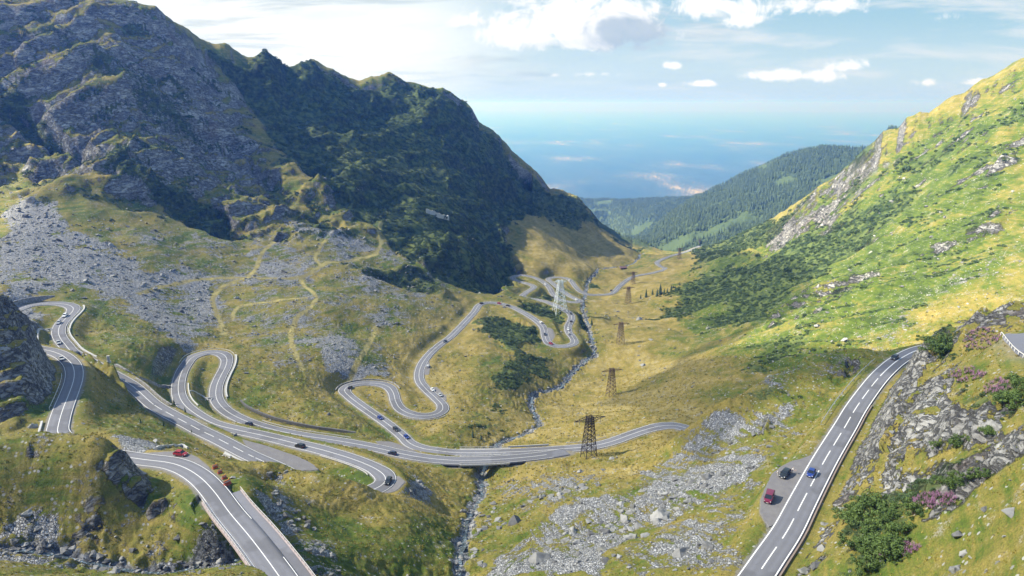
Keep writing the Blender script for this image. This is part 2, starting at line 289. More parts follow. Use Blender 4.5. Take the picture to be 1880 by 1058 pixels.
def dist_to(P,R):
    """distance from every ground vertex to a dense 3D polyline, out to R, and the line's height there"""
    dm=np.full(TT.shape,1e6,np.float32); num=np.zeros(TT.shape,np.float32); den=np.zeros(TT.shape,np.float32)
    for p in P:
        r=math.hypot(p[0],p[1]); th=math.atan2(p[0],p[1]); da=R/r
        i0,i1=np.searchsorted(TH,[th-da,th+da]); j0,j1=np.searchsorted(LR,[math.log(max(r-R,20)),math.log(r+R)])
        if i1<=i0 or j1<=j0: continue
        s=np.s_[i0:i1,j0:j1]; d2=(xf[s]-p[0])**2+(yf[s]-p[1])**2
        dm[s]=np.minimum(dm[s],d2); k=1/(d2+.6)**3; num[s]+=k*p[2]; den[s]+=k
    return np.sqrt(dm), np.where(den>0,num/np.maximum(den,1e-30),0)
REG={}
def reg(name,poly,w=1.,soft=.012,warp=1.):
    m=region(poly,soft,warp)*w; REG[name]=np.maximum(REG[name],m) if name in REG else m
reg('scree',[(150,430),(500,400),(700,450),(850,520),(830,590),(640,690),(560,700),(430,640),(390,600),(240,620),(150,560)],.4,.07)
reg('scree',[(0,800),(210,820),(300,900),(480,1058),(0,1058)],.22,.05)
reg('scree',[(1300,1058),(1460,700),(1640,640),(1400,760),(1200,900)],.3,.05)
# scree
reg('scree',[(0,355),(60,372),(110,395),(190,445),(262,482),(350,515),(300,562),(240,545),(160,530),(60,540),(0,545)],1.3)
reg('scree',[(245,545),(335,522),(388,540),(398,590),(350,648),(330,640),(280,600)],.85)
reg('scree',[(415,475),(520,440),(600,470),(560,515),(440,550)],.6)
reg('scree',[(550,610),(640,620),(668,690),(600,692),(555,650)],.85)
reg('scree',[(655,660),(700,640),(722,690),(650,692)],.85)
reg('scree',[(500,380),(560,400),(690,462),(640,462),(540,410)],.9,.006,.3)
reg('scree',[(880,1058),(905,1005),(985,960),(1060,915),(1120,905),(1180,862),(1240,820),(1310,782),(1400,742),(1470,728),(1462,800),(1400,862),(1290,925),(1200,975),(1130,1010),(1110,1058)],.64)
reg('scree',[(1120,1058),(1200,985),(1290,930),(1390,880),(1400,930),(1360,1058)],.55,.04)
reg('scree',[(900,900),(1010,862),(1130,850),(1120,880),(1060,910),(960,950)],.45,.05)
reg('scree',[(200,800),(260,806),(300,822),(270,830),(215,818)],.8)
reg('scree',[(480,890),(510,870),(515,910),(560,960),(600,1000),(640,1058),(560,1040),(520,980)],.75)
reg('scree',[(730,880),(780,880),(785,905),(740,912)],.9)
reg('scree',[(1340,730),(1480,700),(1640,560),(1880,455),(1880,480),(1700,560),(1560,660),(1470,740),(1380,770)],.42,.05)
reg('scree',[(0,960),(60,960),(150,1000),(300,1010),(430,1000),(450,1040),(300,1045),(130,1030),(0,1030)],.6)
# bare rock
reg('rock',[(-200,-250),(260,-20),(420,180),(500,270),(560,345),(640,420),(560,440),(450,430),(330,380),(200,370),(0,350),(-200,330)],.8,.085)
reg('rock',[(420,180),(560,330),(700,440),(640,420),(480,280)],.7,.02)
reg('rock',[(0,545),(36,566),(52,610),(72,642),(88,690),(84,745),(40,790),(0,790),(-80,790),(-80,545)],.75)
reg('rock',[(1645,655),(1700,620),(1760,585),(1820,570),(1880,556),(1880,610),(1800,600),(1760,650),(1700,690),(1760,705),(1860,755),(1870,800),(1700,830),(1620,870),(1535,935),(1500,1000),(1470,1058),(1440,1058),(1500,935),(1560,830),(1600,770),(1640,700)],.95,.014)
reg('rock',[(1600,870),(1720,880),(1850,800),(1880,790),(1880,830),(1740,930),(1600,900)],.75)
reg('rock',[(1590,262),(1720,180),(1880,100),(1880,150),(1720,240),(1640,300),(1560,350),(1500,400),(1450,425),(1440,395),(1520,330)],.34,.03)
reg('rock',[(1400,420),(1520,390),(1560,400),(1480,440),(1400,470)],.6)
reg('rock',[(1800,305),(1880,250),(1880,285),(1820,325)],.8)
reg('rock',[(1740,430),(1880,360),(1880,400),(1780,440),(1640,490)],.5)
reg('rock',[(1450,560),(1560,510),(1640,480),(1620,510),(1540,545),(1470,580)],.75)
reg('rock',[(1390,590),(1470,540),(1500,545),(1420,600)],.65)
reg('rock',[(1300,690),(1420,640),(1480,645),(1400,700),(1320,715)],.5)
reg('rock',[(1540,660),(1600,650),(1560,700),(1530,695)],.8)
reg('rock',[(1400,760),(1450,740),(1440,790),(1400,800)],.7)
reg('rock',[(210,840),(262,842),(285,870),(340,910),(345,935),(250,930),(215,890),(180,850)],.9,.008,.6)
reg('rock',[(20,840),(75,860),(70,880),(20,870)],.6)
reg('rock',[(125,950),(190,945),(210,970),(150,975)],.6)
reg('rock',[(1340,385),(1400,370),(1420,390),(1380,410),(1290,430),(1260,450),(1250,430)],.7,.01)
reg('rock',[(1080,330),(1110,410),(1060,365),(1000,330),(900,235),(920,240)],.6,.01)
# dwarf pine scrub
reg('scrub',[(378,82),(480,100),(600,125),(720,140),(860,195),(930,270),(1000,338),(1060,368),(1108,414),(1080,425),(1000,408),(950,412),(930,440),(955,495),(930,520),(880,540),(800,520),(740,470),(700,430),(600,360),(500,240),(430,160)],.92,.012)
reg('scrub',[(1110,420),(1150,440),(1186,452),(1150,447),(1105,432)],.8,.006)
reg('scrub',[(0,130),(120,225),(250,295),(330,345),(400,400),(330,380),(230,330),(100,255),(0,195)],.8)
reg('scrub',[(230,325),(330,340),(400,390),(460,440),(420,442),(340,392),(260,350)],.95)
reg('scrub',[(60,20),(180,90),(300,170),(420,260),(400,280),(260,200),(120,120),(30,60)],.5)
reg('scrub',[(440,290),(560,360),(640,430),(600,440),(500,360)],.5)
reg('scrub',[(870,592),(930,585),(985,605),(985,625),(955,655),(1025,662),(1000,690),(960,712),(915,722),(900,692),(945,668),(935,640),(905,622),(862,612)],.97,.006)
reg('scrub',[(938,548),(985,556),(1040,576),(1042,592),(1030,590),(1000,582),(955,566)],.95,.005)
reg('scrub',[(1040,564),(1062,574),(1098,602),(1094,608),(1066,592)],.95,.005)
reg('scrub',[(982,540),(1012,533),(1016,546),(988,553)],.9,.004)
reg('scrub',[(1074,516),(1086,514),(1092,530),(1078,530)],.95,.004)
reg('scrub',[(1215,585),(1225,545),(1270,520),(1340,490),(1420,470),(1480,440),(1600,365),(1700,325),(1700,350),(1620,420),(1520,510),(1460,530),(1390,592),(1310,596),(1345,560),(1300,560),(1240,590)],.9,.016)
reg('scrub',[(1255,488),(1290,455),(1360,425),(1440,398),(1480,380),(1400,445),(1330,472)],.92,.008)
reg('scrub',[(1330,770),(1360,730),(1470,715),(1450,735),(1380,745)],.5)
reg('scrub',[(1370,655),(1430,630),(1470,640),(1400,665)],.55)
reg('scrub',[(1640,300),(1880,215),(1880,240),(1700,310),(1600,350)],.5)
reg('scrub',[(1500,545),(1640,470),(1760,420),(1640,500),(1540,560)],.45)
reg('scrub',[(860,755),(920,745),(950,770),(890,790),(860,780)],.5)
reg('scrub',[(640,480),(760,500),(840,545),(760,540),(660,500)],.6)
reg('scrub',[(1660,650),(1760,610),(1800,640),(1720,655)],.7)
reg('scrub',[(1770,700),(1880,690),(1880,760),(1820,760)],.55)
reg('scrub',[(1560,930),(1700,870),(1800,830),(1700,940),(1650,1058),(1540,1058)],.55)
# lush grass against dry grass
reg('lush',[(1200,560),(1300,480),(1480,400),(1640,290),(1880,120),(1880,460),(1640,600),(1480,660),(1380,720),(1300,720),(1420,600),(1260,600)],.85,.05)
reg('lush',[(0,790),(0,1058),(480,1058),(430,900),(300,880),(200,850)],.4,.04)
reg('lush',[(160,545),(330,640),(300,690),(200,690),(160,640)],.55,.04)
reg('lush',[(180,420),(360,470),(420,500),(330,520),(250,480)],.5,.04)
reg('lush',[(500,1058),(560,930),(800,940),(850,1000),(830,1058)],.5,.04)
reg('lush',[(390,80),(720,135),(880,210),(860,300),(600,240)],.8,.04)
reg('lush',[(600,820),(640,850),(690,870),(650,880),(600,860)],.5,.03)
reg('dry',[(900,760),(1100,640),(1100,500),(1240,480),(1260,560),(1200,640),(1400,700),(1300,770),(1060,810),(900,810)],.75,.05)
reg('dry',[(640,690),(760,640),(860,560),(940,560),(880,660),(830,800),(740,800)],.6,.04)
reg('dry',[(960,410),(1060,385),(1190,460),(1100,510),(960,500)],.75,.03)
reg('dry',[(0,795),(130,795),(220,830),(150,850),(0,850)],.6,.02)
reg('dry',[(500,862),(600,868),(670,900),(830,880),(860,940),(700,960),(560,920)],.6,.03)
reg('dry',[(900,830),(1240,800),(1280,840),(1100,880),(900,920)],.6,.03)
reg('dry',[(1250,690),(1420,690),(1330,770),(1240,760)],.8,.03)
reg('dry',[(1240,480),(1300,445),(1360,432),(1300,460)],1.,.006)
reg('dry',[(985,290),(1060,300),(1130,315),(1200,335),(1260,352),(1150,362),(1060,356),(1010,330)],1.,.05,3.)
reg('forest',[(1060,355),(1250,352),(1400,285),(1500,255),(1600,255),(1590,300),(1500,345),(1440,385),(1340,420),(1250,455),(1190,455),(1130,425)],1.,.01)

for k in ('scree','rock','scrub','lush','dry','forest'): REG.setdefault(k,np.zeros(TT.shape,np.float32))
# trails, river, tracks
TRAILS=[([(255,542),(330,520),(420,512),(500,510),(550,504),(590,490),(630,478),(690,470)],2.5),
        ([(505,440),(480,470),(460,505),(420,525),(392,540),(392,560),(405,590),(412,612)],2.2),
        ([(550,504),(560,520),(580,545),(575,560),(545,585),(535,610),(540,645),(555,680)],2.0),
        ([(425,580),(440,560),(500,552),(575,546)],2.0),([(590,490),(578,475),(590,450),(600,440)],2.0),
        ([(690,600),(680,630),(660,665),(640,695)],2.0),([(690,470),(700,440),(690,425),(700,405)],2.2)]
TRK=[stroke(l,h)+(h,) for l,h in TRAILS]
path=np.zeros(TT.shape,np.float32)
wob=1+.35*fbm(xf,yf,9.,3)
for dmt,_,h in TRK: path=np.maximum(path,sstep(dmt*wob,h*1.1,h*.5))
RIVER=[(1181,465),(1165,478),(1140,487),(1110,492),(1092,501),(1080,513),(1077,528),(1070,560),(1082,600),(1088,630),(1092,648),(1070,663),(1045,684),(1025,708),(985,720),(974,735),(978,752),(992,768),(975,785),(940,798),(912,812),(898,830),(884,868),(884,890),(872,920),(858,950),(846,985),(842,1015),(850,1058),(858,1110)]
RVP=resample(np.array([hit(u,v) for u,v in RIVER]),2.); RVP[:,2]=np.minimum.accumulate(RVP[::-1,2]*0+RVP[::-1,2])[::-1] if False else RVP[:,2]
rvd,rvz=dist_to(RVP,22)
GUL=resample(np.array([hit(u,v) for u,v in [(0,985),(80,990),(150,1004),(230,1022),(300,1030),(370,1028),(430,1018),(520,1022),(600,1036),(700,1046),(790,1046),(846,1045)]]),2.)
gud,guz=dist_to(GUL,16)
# clear of roads
HW={'A':3.75,'B':3.55,'C':3.7}
rd=np.full(TT.shape,1e6,np.float32); rnum=np.zeros(TT.shape); rden=np.zeros(TT.shape)
for k in ROAD:
    P=ROAD[k][ONGROUND[k]]; dm,zz=dist_to(P,16); e=dm-HW[k]
    kk=1/(np.maximum(dm,.3)**4); ok=dm<1e4
    rnum+=np.where(ok,kk*zz,0); rden+=np.where(ok,kk,0); rd=np.minimum(rd,e)
rz=rnum/np.maximum(rden,1e-20)
# pull-outs beside the roads (photo outlines), level with the road next to them
PULL=[('C',[(1497,832),(1440,850),(1418,868),(1396,915),(1397,945),(1410,972),(1450,940),(1497,860)]),
      ('A',[(245,832),(285,826),(330,826),(362,838),(385,862),(395,880),(372,872),(330,850),(290,842)]),
      ('A',[(442,813),(490,822),(545,838),(574,850),(584,860),(556,863),(516,857),(470,836)]),
      ('A',[(715,875),(728,872),(744,884),(728,902),(700,910),(690,905),(716,888)]),
      ('B',[(786,655),(790,672),(788,690),(780,690),(776,676)]),('B',[(785,712),(800,708),(818,728),(820,738),(806,728)]),
      ('B',[(1005,603),(1014,606),(1016,618),(1008,630),(1004,620)]),
      ('A',[(690,812),(720,812),(762,826),(772,833),(730,829),(700,821)])]
PLZ=[]; pull=np.zeros(TT.shape,np.float32); pullz=np.zeros(TT.shape)
for k,poly in PULL:
    c=np.mean(poly,0); i=near_px(k,*c); zroad=ROAD[k][i,2]
    pts=np.array([at_h(u,v,-zroad) for u,v in poly])
    m=region(conf(pts),.35/math.hypot(*pts.mean(0)[:2]),.12,raw=True); m2=region(conf(pts),5/math.hypot(*pts.mean(0)[:2]),.1,raw=True)
    PLZ.append((zroad,pts)); pull=np.maximum(pull,m); pullz=np.where(m2>0.02,zroad,pullz); REG['pl']=np.maximum(REG.get('pl',np.zeros(TT.shape,np.float32)),m2)
LOTP=np.array([at_h(u,v,57.5) for u,v in [(1838,614),(1900,612),(1960,640),(1960,690),(1900,668),(1868,648)]])
lot=region(conf(LOTP),.02,.1,raw=True)
BANKS=[([(150,662,329),(166,670,321)],6.5,4.2),([(168,672,319),(200,690,309),(222,704,301)],10.5,4.6),([(225,706,300),(236,712,296)],6.,4.2),([(240,714,294),(252,722,288)],2.8,4.),([(1252,818,272),(1275,803,270),(1300,786,268),(1325,768,268)],4.,7.)]
# grain of the rock: left wall and right slope have their own strike
def grain(az,st):
    c,s=math.cos(az),math.sin(az); a=xf*s+yf*c; b=xf*c-yf*s; return a/st,b
lA,lB=grain(math.radians(32),3.2); rA,rB=grain(math.radians(-53),3.0); qA,qB=grain(math.radians(-14),3.6)
left=(TT<0.03)
nr_=RR<330
ga_=np.where(left,lA,np.where(nr_,qA,rA)).astype(np.float32); gb_=np.where(left,lB,np.where(nr_,qB,rB)).astype(np.float32)
SM={k:v.copy() for k,v in REG.items()}      # unbroken regions, for the relief
strk=fbm(ga_/9.,gb_/2.2,1.,4,.6,63.); pat=fbm(xf,yf,34.,4,.6,83.)
REG['scree']=np.clip(REG['scree']*(1.0+.7*strk+.85*pat-.05),0,1)
REG['rock']=np.clip(REG['rock']*(1.0+.55*strk+.5*pat),0,1); REG['scrub']=np.clip(REG['scrub']*(1.+.35*strk+.3*pat),0,1)
st2=fbm(ga_/26.,gb_/7.,1.,5,.62,29.); up_l=sstep(TT,.02,-.05)
REG['scrub']=np.maximum(REG['scrub'],.62*sstep(st2+.35*pat,.22,.6)*sstep(REG['rock'],.1,.4)*np.where(left,1,.25)*(RR>330))
REG['rock']=np.maximum(REG['rock']*(1-.55*sstep(st2,.05,.5)),.55*sstep(-st2+.35*strk,.22,.6)*sstep(REG['scrub'],.4,.8)*left)
orc=.75*sstep(st2+.5*strk,.42,.85)*sstep(REG['lush'],.2,.6)*(~left)*(RR>330); REG['rock']=np.maximum(REG['rock'],orc)
REG['scrub']=np.maximum(REG['scrub'],.72*sstep(-st2+.4*pat,.24,.6)*sstep(REG['lush'],.2,.6)*(~left)*(RR>380))
REG['dry']=np.clip(REG['dry']+.35*fbm(xf,yf,40.,3,.6,11.)+.12*strk,-.3,1.2); REG['lush']=np.clip(REG['lush']+.30*fbm(xf,yf,26.,3,.6,19.)-.15*strk,-.2,1.2)
# displacement --------------------------------------------------------------
off=sstep(rd,.8,13.)                    # 0 on the road, 1 well away from it
near=1-sstep(RR,170,420)
steep=sstep(SM['rock'],.15,.8)
def lodf(lam): return sstep(lam/(RR*.0042),.8,2.2)   # drop wavelengths the mesh cannot carry
def ridged(x,y,lam,octv,seed,gain=.55,anis=None):
    o=0;a=1.;w_=1.
    for i in range(octv):
        nn=1-np.abs(perlin(x/lam+seed+7.7*i,y/lam+seed*.7+3.3*i))*1.6
        o=o+a*nn*w_*lodf(lam); w_=np.clip(nn,0.2,1); a*=gain; lam*=.5
    return o
wx=gb_+4*fbm(xf,yf,22,2,.5,5.); wy=ga_+4*fbm(xf,yf,22,2,.5,9.)
disp=fbm(xf,yf,70,3,.5,2.)*4.2*off*sstep(RR,200,700)
disp+=fbm(xf,yf,17,3,.55,8.)*.9*off*(1-.5*REG['scree'])
hum=fbm(xf,yf,2.6,3,.6,12.)
disp+=hum*.20*sstep(rd,.9,3.)*lodf(2.6)
big=(ridged(wx,wy,46,4,4.)-1.1)*9.0*sstep(RR,330,520)+(ridged(wx,wy,11,4,6.)-1.1)*1.9
spur=(ridged(gb_,ga_*.45,115,5,52.)-1.1)*15*sstep(RR,430,640)*left*sstep(SM['rock']+SM['scrub'],.15,.6)
spur=spur-(spur[(steep>.5)&left&(RR>430)].mean() if ((steep>.5)&left&(RR>430)).any() else 0)*sstep(RR,430,640)*left*sstep(SM['rock']+SM['scrub'],.15,.6); big=big-big[(steep>.5)&(RR<1300)].mean()*np.where(RR>330,1,.4)
rockd=spur+big*steep*np.minimum(off*1.4,1)
tl=np.maximum(np.where(left,7.5,2.6),RR*.02).astype(np.float32); tq=(gb_*np.where(left,.55,1.)-gz.astype(np.float32)*np.where(left,.85,.15)+3.*fbm(xf,yf,30,3,.5,77.)*np.where(left,1.6,.5))/tl; fr_=tq-np.floor(tq)
led=(np.where(fr_<.65,fr_/.65,(1-fr_)/.35)-.5)*tl*np.where(RR>330,.24,.42)*(1+.6*fbm(xf,yf,14,2,.5,5.))
rockd=rockd+led*steep*np.minimum(off*1.4,1)
far_rough=(ridged(wx*.6,wy,90,5,14.)-1.2)*20*SM['scrub']*sstep(RR,420,700)*np.where(left,1,.3)
disp+=rockd+far_rough
slope=np.hypot(np.gradient(gz,axis=1)/np.gradient(RR,axis=1),np.gradient(gz,axis=0)/(np.gradient(TH)[:,None]*RR))
tr_=gz.astype(np.float32)/1.5+1.1*fbm(xf,yf,16,3,.55,37.); tr_-=np.floor(tr_)
disp+=(np.where(tr_<.75,tr_/.75,(1-tr_)/.25)-.5)*.42*off*(1-steep)*(1-REG['scree'])*sstep(RR,130,240)*lodf(4.)*(1-sstep(slope,.5,.8))
disp+=(perlin(xf/1.7,yf/1.7)*.22+perlin(xf/.8,yf/.8)*.12)*REG['scree']*sstep(rd,.9,3.)
disp+=(ridged(wx,wy,30,4,24.)-1.)*3.2*sstep(REG['lush']*np.where(left,0,1),.2,.8)*sstep(RR,330,480)*off
# skyline teeth on the left ridge
fw=sstep(RR,1900,2500)
disp=disp*(1-fw)+fbm(xf,yf,420,4,.5,31.)*38*fw*(1-far)
gz=gz+disp
# water-worn channels
riv=sstep(rvd+1.8*perlin(xf/5,yf/5),3.6,1.); gz=gz-riv*1.2-sstep(rvd,18,3)*1.6+sstep(rvd,12,3)*perlin(xf/2.2,yf/2.2)*.55
gul=sstep(gud+1.8*perlin(xf/4,yf/4),3.4,.6); gz=gz-gul*1.6-sstep(gud,14,2)*2.2+sstep(gud,12,3)*(perlin(xf/2.,yf/2.)*.7)
# cut and fill along the roads
wroad=sstep(rd,8.5,.9)*(rden>0)
gz=gz*(1-wroad)+(rz-.22)*wroad
wpl=sstep(REG['pl'],.05,.55)*(1-sstep(rd,-.5,-2.)*(rden>0)); gz=gz*(1-wpl)+np.where(pullz!=0,np.where(rden>0,rz,pullz)-.14,gz)*wpl
gz=np.where(rd<1.0,np.minimum(gz,rz-.25),gz)
gz=gz*(1-lot)+(-57.5)*lot
# turf banks that hide a stretch of road
bank=np.zeros(TT.shape)
for line_,hb,wb in BANKS:
    bd,_=dist_to(resample(np.array([at_z(*q) for q in line_]),2.),wb*3); bank=np.maximum(bank,hb*np.exp(-(bd/wb)**2))
gz=gz+bank*sstep(rd,.25,1.3)*(1+.25*perlin(xf/3.,yf/3.))
# under the bridges nothing may rise through the deck
for k,sl_ in (('A',slice(0,BR_A0)),('A',slice(BR_A[0]-2,BR_A[1]+2)),('B',slice(BR_B[0]-2,BR_B[1]+2))):
    dm,zz=dist_to(ROAD[k][sl_],7); gz=np.where(dm<6.2,np.minimum(gz,zz-1.6),gz)
def skyline(pts,th0,th1,jag,w0=.10,ra=330,rb=1420):
    global gz
    d=np.array([ray(u,v) for u,v in pts]); a=np.arctan2(d[:,0],d[:,1]); k=d[:,2]/np.hypot(d[:,0],d[:,1])
    i0,i1=np.searchsorted(TH,[th0,th1]); js=np.nonzero((LR>math.log(ra))&(LR<math.log(rb)))[0]; t=TH[i0:i1]
    tgt=np.interp(t,a,k)+jag*fbm(t*900,t*0,22.,4,.6,4.)
    f=(gz[i0:i1]/RR[i0:i1])[:,js]; jm=f.argmax(1); lc=LR[js][jm]; q=np.convolve(np.pad(lc,30,mode='edge'),np.ones(61)/61,'valid')
    for _ in range(3):
        f=(gz[i0:i1]/RR[i0:i1])[:,js]; de=tgt-f.max(1); ed=np.minimum(1,np.minimum(np.arange(len(t)),np.arange(len(t))[::-1])/25.)
        gz[i0:i1]+=(de*ed)[:,None]*RR[i0:i1]*np.exp(-((LL[i0:i1]-q[:,None])/w0)**2)
skyline([(-300,-280),(0,-190),(200,-40),(255,0),(285,12),(320,40),(345,52),(368,74),(385,78),(420,82),(452,104),(470,103),(487,91),(512,110),(526,124),(558,114),(576,108),(600,123),(640,143),(660,148),(690,138),(716,133),(745,150),(760,151),(785,160),(815,162),(832,174),(856,188),(868,204),(880,223),(905,238),(925,261),(950,285),(985,316),(1010,346),(1035,350),(1060,360),(1085,386),(1105,412),(1150,436),(1190,452)],math.radians(-33.),math.radians(11.),.0022)
skyline([(1255,472),(1290,456),(1340,438),(1400,410),(1440,388),(1470,366),(1500,345),(1530,326),(1560,300),(1590,271),(1610,254),(1622,240),(1650,234),(1664,216),(1690,206),(1706,206),(1740,181),(1770,170),(1800,150),(1830,135),(1850,122),(1880,105),(1960,66)],math.radians(15.),math.radians(40.),.0022)
skyline([(1040,505),(1120,478),(1165,442),(1200,414),(1250,380),(1290,358),(1330,338),(1370,318),(1400,303),(1440,288),(1470,278),(1510,272),(1560,274),(1640,276)],math.radians(4.5),math.radians(28.),.0012,.16,1600,3000)
skyline([(930,378),(1060,366),(1150,368),(1240,364),(1330,368)],math.radians(0.),math.radians(15.),.0008,.14,3050,4900)
gz=np.where(gz>108,108+14*np.tanh((gz-108)/40.),gz); print('top',gz.max())
co=np.stack([gx,gy,gz],-1).reshape(-1,3).astype(np.float32)

def mesh_from(name,verts,faces,mat=None,smooth_=False,attrs=None):
    me=bpy.data.meshes.new(name); nf=len(faces); k=faces.shape[1]
    me.vertices.add(len(verts)); me.vertices.foreach_set('co',np.ascontiguousarray(verts,np.float32).ravel())
    me.loops.add(nf*k); me.loops.foreach_set('vertex_index',np.ascontiguousarray(faces,np.int32).ravel())
    me.polygons.add(nf); me.polygons.foreach_set('loop_start',np.arange(0,nf*k,k,dtype=np.int32)); me.polygons.foreach_set('loop_total',np.full(nf,k,np.int32))
    if smooth_: me.polygons.foreach_set('use_smooth',np.ones(nf,bool))
    for an,val in (attrs or {}).items():
        a=me.attributes.new(an,'FLOAT','POINT'); a.data.foreach_set('value',np.ascontiguousarray(val,np.float32).ravel())
    if mat: me.materials.append(mat)
    me.update(calc_edges=True); return me
def link(name,me,parent=None):
    o=bpy.data.objects.new(name,me); COL.objects.link(o)
    if parent is not None: o.parent=parent
    return o
def tag(o,label=None,cat=None,group=None,kind=None):
    if label: o['label']=label
    if cat: o['category']=cat
    if group: o['group']=group
    if kind: o['kind']=kind
    return o
idx=np.arange(nt*nl).reshape(nt,nl)
gf=np.stack([idx[:-1,:-1],idx[1:,:-1],idx[1:,1:],idx[:-1,1:]],-1).reshape(-1,4)

# ------------------------------------------------------------------ materials
def newmat(name):
    m=bpy.data.materials.new(name); m.use_nodes=True; t=NT(m.node_tree); t.n.clear()
    b=t.new('ShaderNodeBsdfPrincipled'); o=t.new('ShaderNodeOutputMaterial'); t.l.new(b.outputs[0],o.inputs[0]); return m,t,b
def bump(t,b,h,strength=.5,dist=.1):
    n=t.new('ShaderNodeBump'); n.inputs['Strength'].default_value=strength; n.inputs['Distance'].default_value=dist
    t.set(n.inputs['Height'],h); t.l.new(n.outputs[0],b.inputs['Normal'])
def plain(name,colr,rough=.6,metal=0.,var=.15,scale=6.):
    m,t,b=newmat(name); oc=t.new('ShaderNodeTexCoord').outputs['Object']; n=t.noise(oc,scale,4)
    d=tuple(c*(1-var) for c in colr); l=tuple(min(1,c*(1+var)) for c in colr)
    t.set(b.inputs['Base Color'],t.mix(n,d,l)); b.inputs['Roughness'].default_value=rough; b.inputs['Metallic'].default_value=metal; return m
def rock_colour(t,P,big=.05,dark=1.):
    a=t.noise(P,big,8,.68); b_=t.noise(P,big*7,6,.7,.3); ck=t.noise(P,big*4.5,5,.6,.6); c=t.math('ABSOLUTE',t.math('SUBTRACT',ck,.5))
    col=t.ramp(a,[(.33,(.085*dark,.085*dark,.088*dark)),(.5,(.21*dark,.208*dark,.20*dark)),(.64,(.36*dark,.36*dark,.345*dark))])
    col=t.mix(t.ss(b_,.45,.7,0,.65),col,(.40*dark,.40*dark,.385*dark)); col=t.mix(t.ss(b_,.5,.3,0,.7),col,(.06,.058,.055))
    return col,c,b_
def ground_material():
    m,t,b=newmat('mountain_ground'); P=t.new('ShaderNodeTexCoord').outputs['Object']
    nA=t.noise(P,.9,6,.7); nB=t.noise(P,.16,5,.6); nC=t.noise(P,.035,5,.6); nD=t.noise(P,3.2,3,.7)
    lush,dry,scree,rock,scrub,pth=[t.attr(k) for k in ('lush','dry','scree','rock','scrub','path')]
    # grass
    mixn=t.math('ADD',t.math('MULTIPLY',nA,.5),t.math('ADD',t.math('MULTIPLY',nB,.75),t.math('MULTIPLY',nC,.75)))     # about 1.0
    con=t.noise(t.mapping(P,(.035,.035,.75)),1.,4,.6)      # plant bands that follow the contours
    mixn=t.math('ADD',mixn,t.math('MULTIPLY',t.math('SUBTRACT',con,.5),.75))
    g=t.math('ADD',mixn,t.math('SUBTRACT',t.math('MULTIPLY',dry,.34),t.math('MULTIPLY',lush,.30)))
    grass=t.ramp(t.math('MULTIPLY',g,.5),[(.26,(.032,.062,.010)),(.38,(.076,.122,.013)),(.50,(.19,.172,.036)),(.62,(.29,.225,.060)),(.74,(.38,.31,.12))])
    grass=t.mix(t.ss(nD,.62,.36,0,.55),grass,(.045,.045,.015))
    # scree and bare rock
    sv=t.vor(P,1.5,'F1','Color',1.); sval=t.new('ShaderNodeSeparateColor'); t.set(sval.inputs[0],sv)
    se=t.vor(P,1.5,'DISTANCE_TO_EDGE'); s2=t.vor(P,.55,'DISTANCE_TO_EDGE')
    scol=t.mix(sval.outputs[0],(.23,.24,.25),(.53,.54,.55)); scol=t.mix(t.ss(se,.09,.0,0,.85),scol,(.03,.03,.032)); scol=t.mix(t.ss(s2,.05,.0,0,.5),scol,(.05,.05,.05))
    gr=t.new('ShaderNodeCombineXYZ'); t.set(gr.inputs[0],t.attr('gb')); t.set(gr.inputs[1],t.attr('ga')); zz=t.new('ShaderNodeSeparateXYZ'); t.set(zz.inputs[0],P); t.set(gr.inputs[2],zz.outputs[2])
    rcol,rc,rb=rock_colour(t,gr.outputs[0],.10,1.14)
    rcol=t.mix(t.ss(rc,.035,0,0,.75),rcol,(.035,.034,.033))
    warm=t.ss(t.noise(P,.028,3),.56,.72,0,.5); rcol=t.mix(warm,rcol,(.20,.15,.13))
    # where each shows: the regions, broken up by noise and by the slope of the ground
    nz=t.new('ShaderNodeSeparateXYZ'); t.set(nz.inputs[0],t.new('ShaderNodeNewGeometry').outputs['Normal']); up=nz.outputs[2]
    brk=t.math('SUBTRACT',t.math('ADD',t.math('MULTIPLY',nA,.55),t.math('MULTIPLY',nB,.45)),.5)
    fs=t.ss(t.math('ADD',scree,t.math('MULTIPLY',brk,3.2)),.42,.62)
    fr=t.ss(t.math('ADD',t.math('ADD',rock,t.math('MULTIPLY',brk,3.0)),t.math('MULTIPLY',t.math('SUBTRACT',.74,up),3.0)),.52,.78)
    fr=t.math('MAXIMUM',t.math('MULTIPLY',fr,t.ss(rock,.0,.08)),t.math('MULTIPLY',t.ss(up,.60,.46),t.attr('cliff')))
    frs=t.math('MULTIPLY',t.ss(t.math('ADD',nB,t.math('MULTIPLY',nD,.6)),.93,1.02),.55)
    fc=t.ss(t.math('ADD',scrub,t.math('MULTIPLY',brk,1.6)),.42,.6)
    sd_=t.vor(P,.95); sc_=t.new('ShaderNodeSeparateColor'); t.set(sc_.inputs[0],t.vor(P,.95,'F1','Color'))
    pick=t.ss(t.math('ADD',sc_.outputs[0],t.math('ADD',t.math('MULTIPLY',scree,.55),t.math('MULTIPLY',t.math('SUBTRACT',nB,.5),1.1))),.86,.90); st=t.math('MULTIPLY',pick,t.ss(sd_,.42,.30))
    col=t.mix(frs,grass,(.26,.26,.25)); col=t.mix(t.math('MULTIPLY',st,.9),col,t.mix(sc_.outputs[1],(.15,.155,.155),(.36,.36,.345)))
    col=t.mix(fs,col,scol); col=t.mix(fr,col,rcol)
    sc=t.mix(t.ss(nB,.4,.62),(.018,.036,.013),(.085,.115,.032)); col=t.mix(t.math('MULTIPLY',fc,.92),col,sc)
    pc=t.mix(nA,(.27,.235,.08),(.40,.345,.15)); col=t.mix(t.math('MULTIPLY',pth,.95),col,pc)
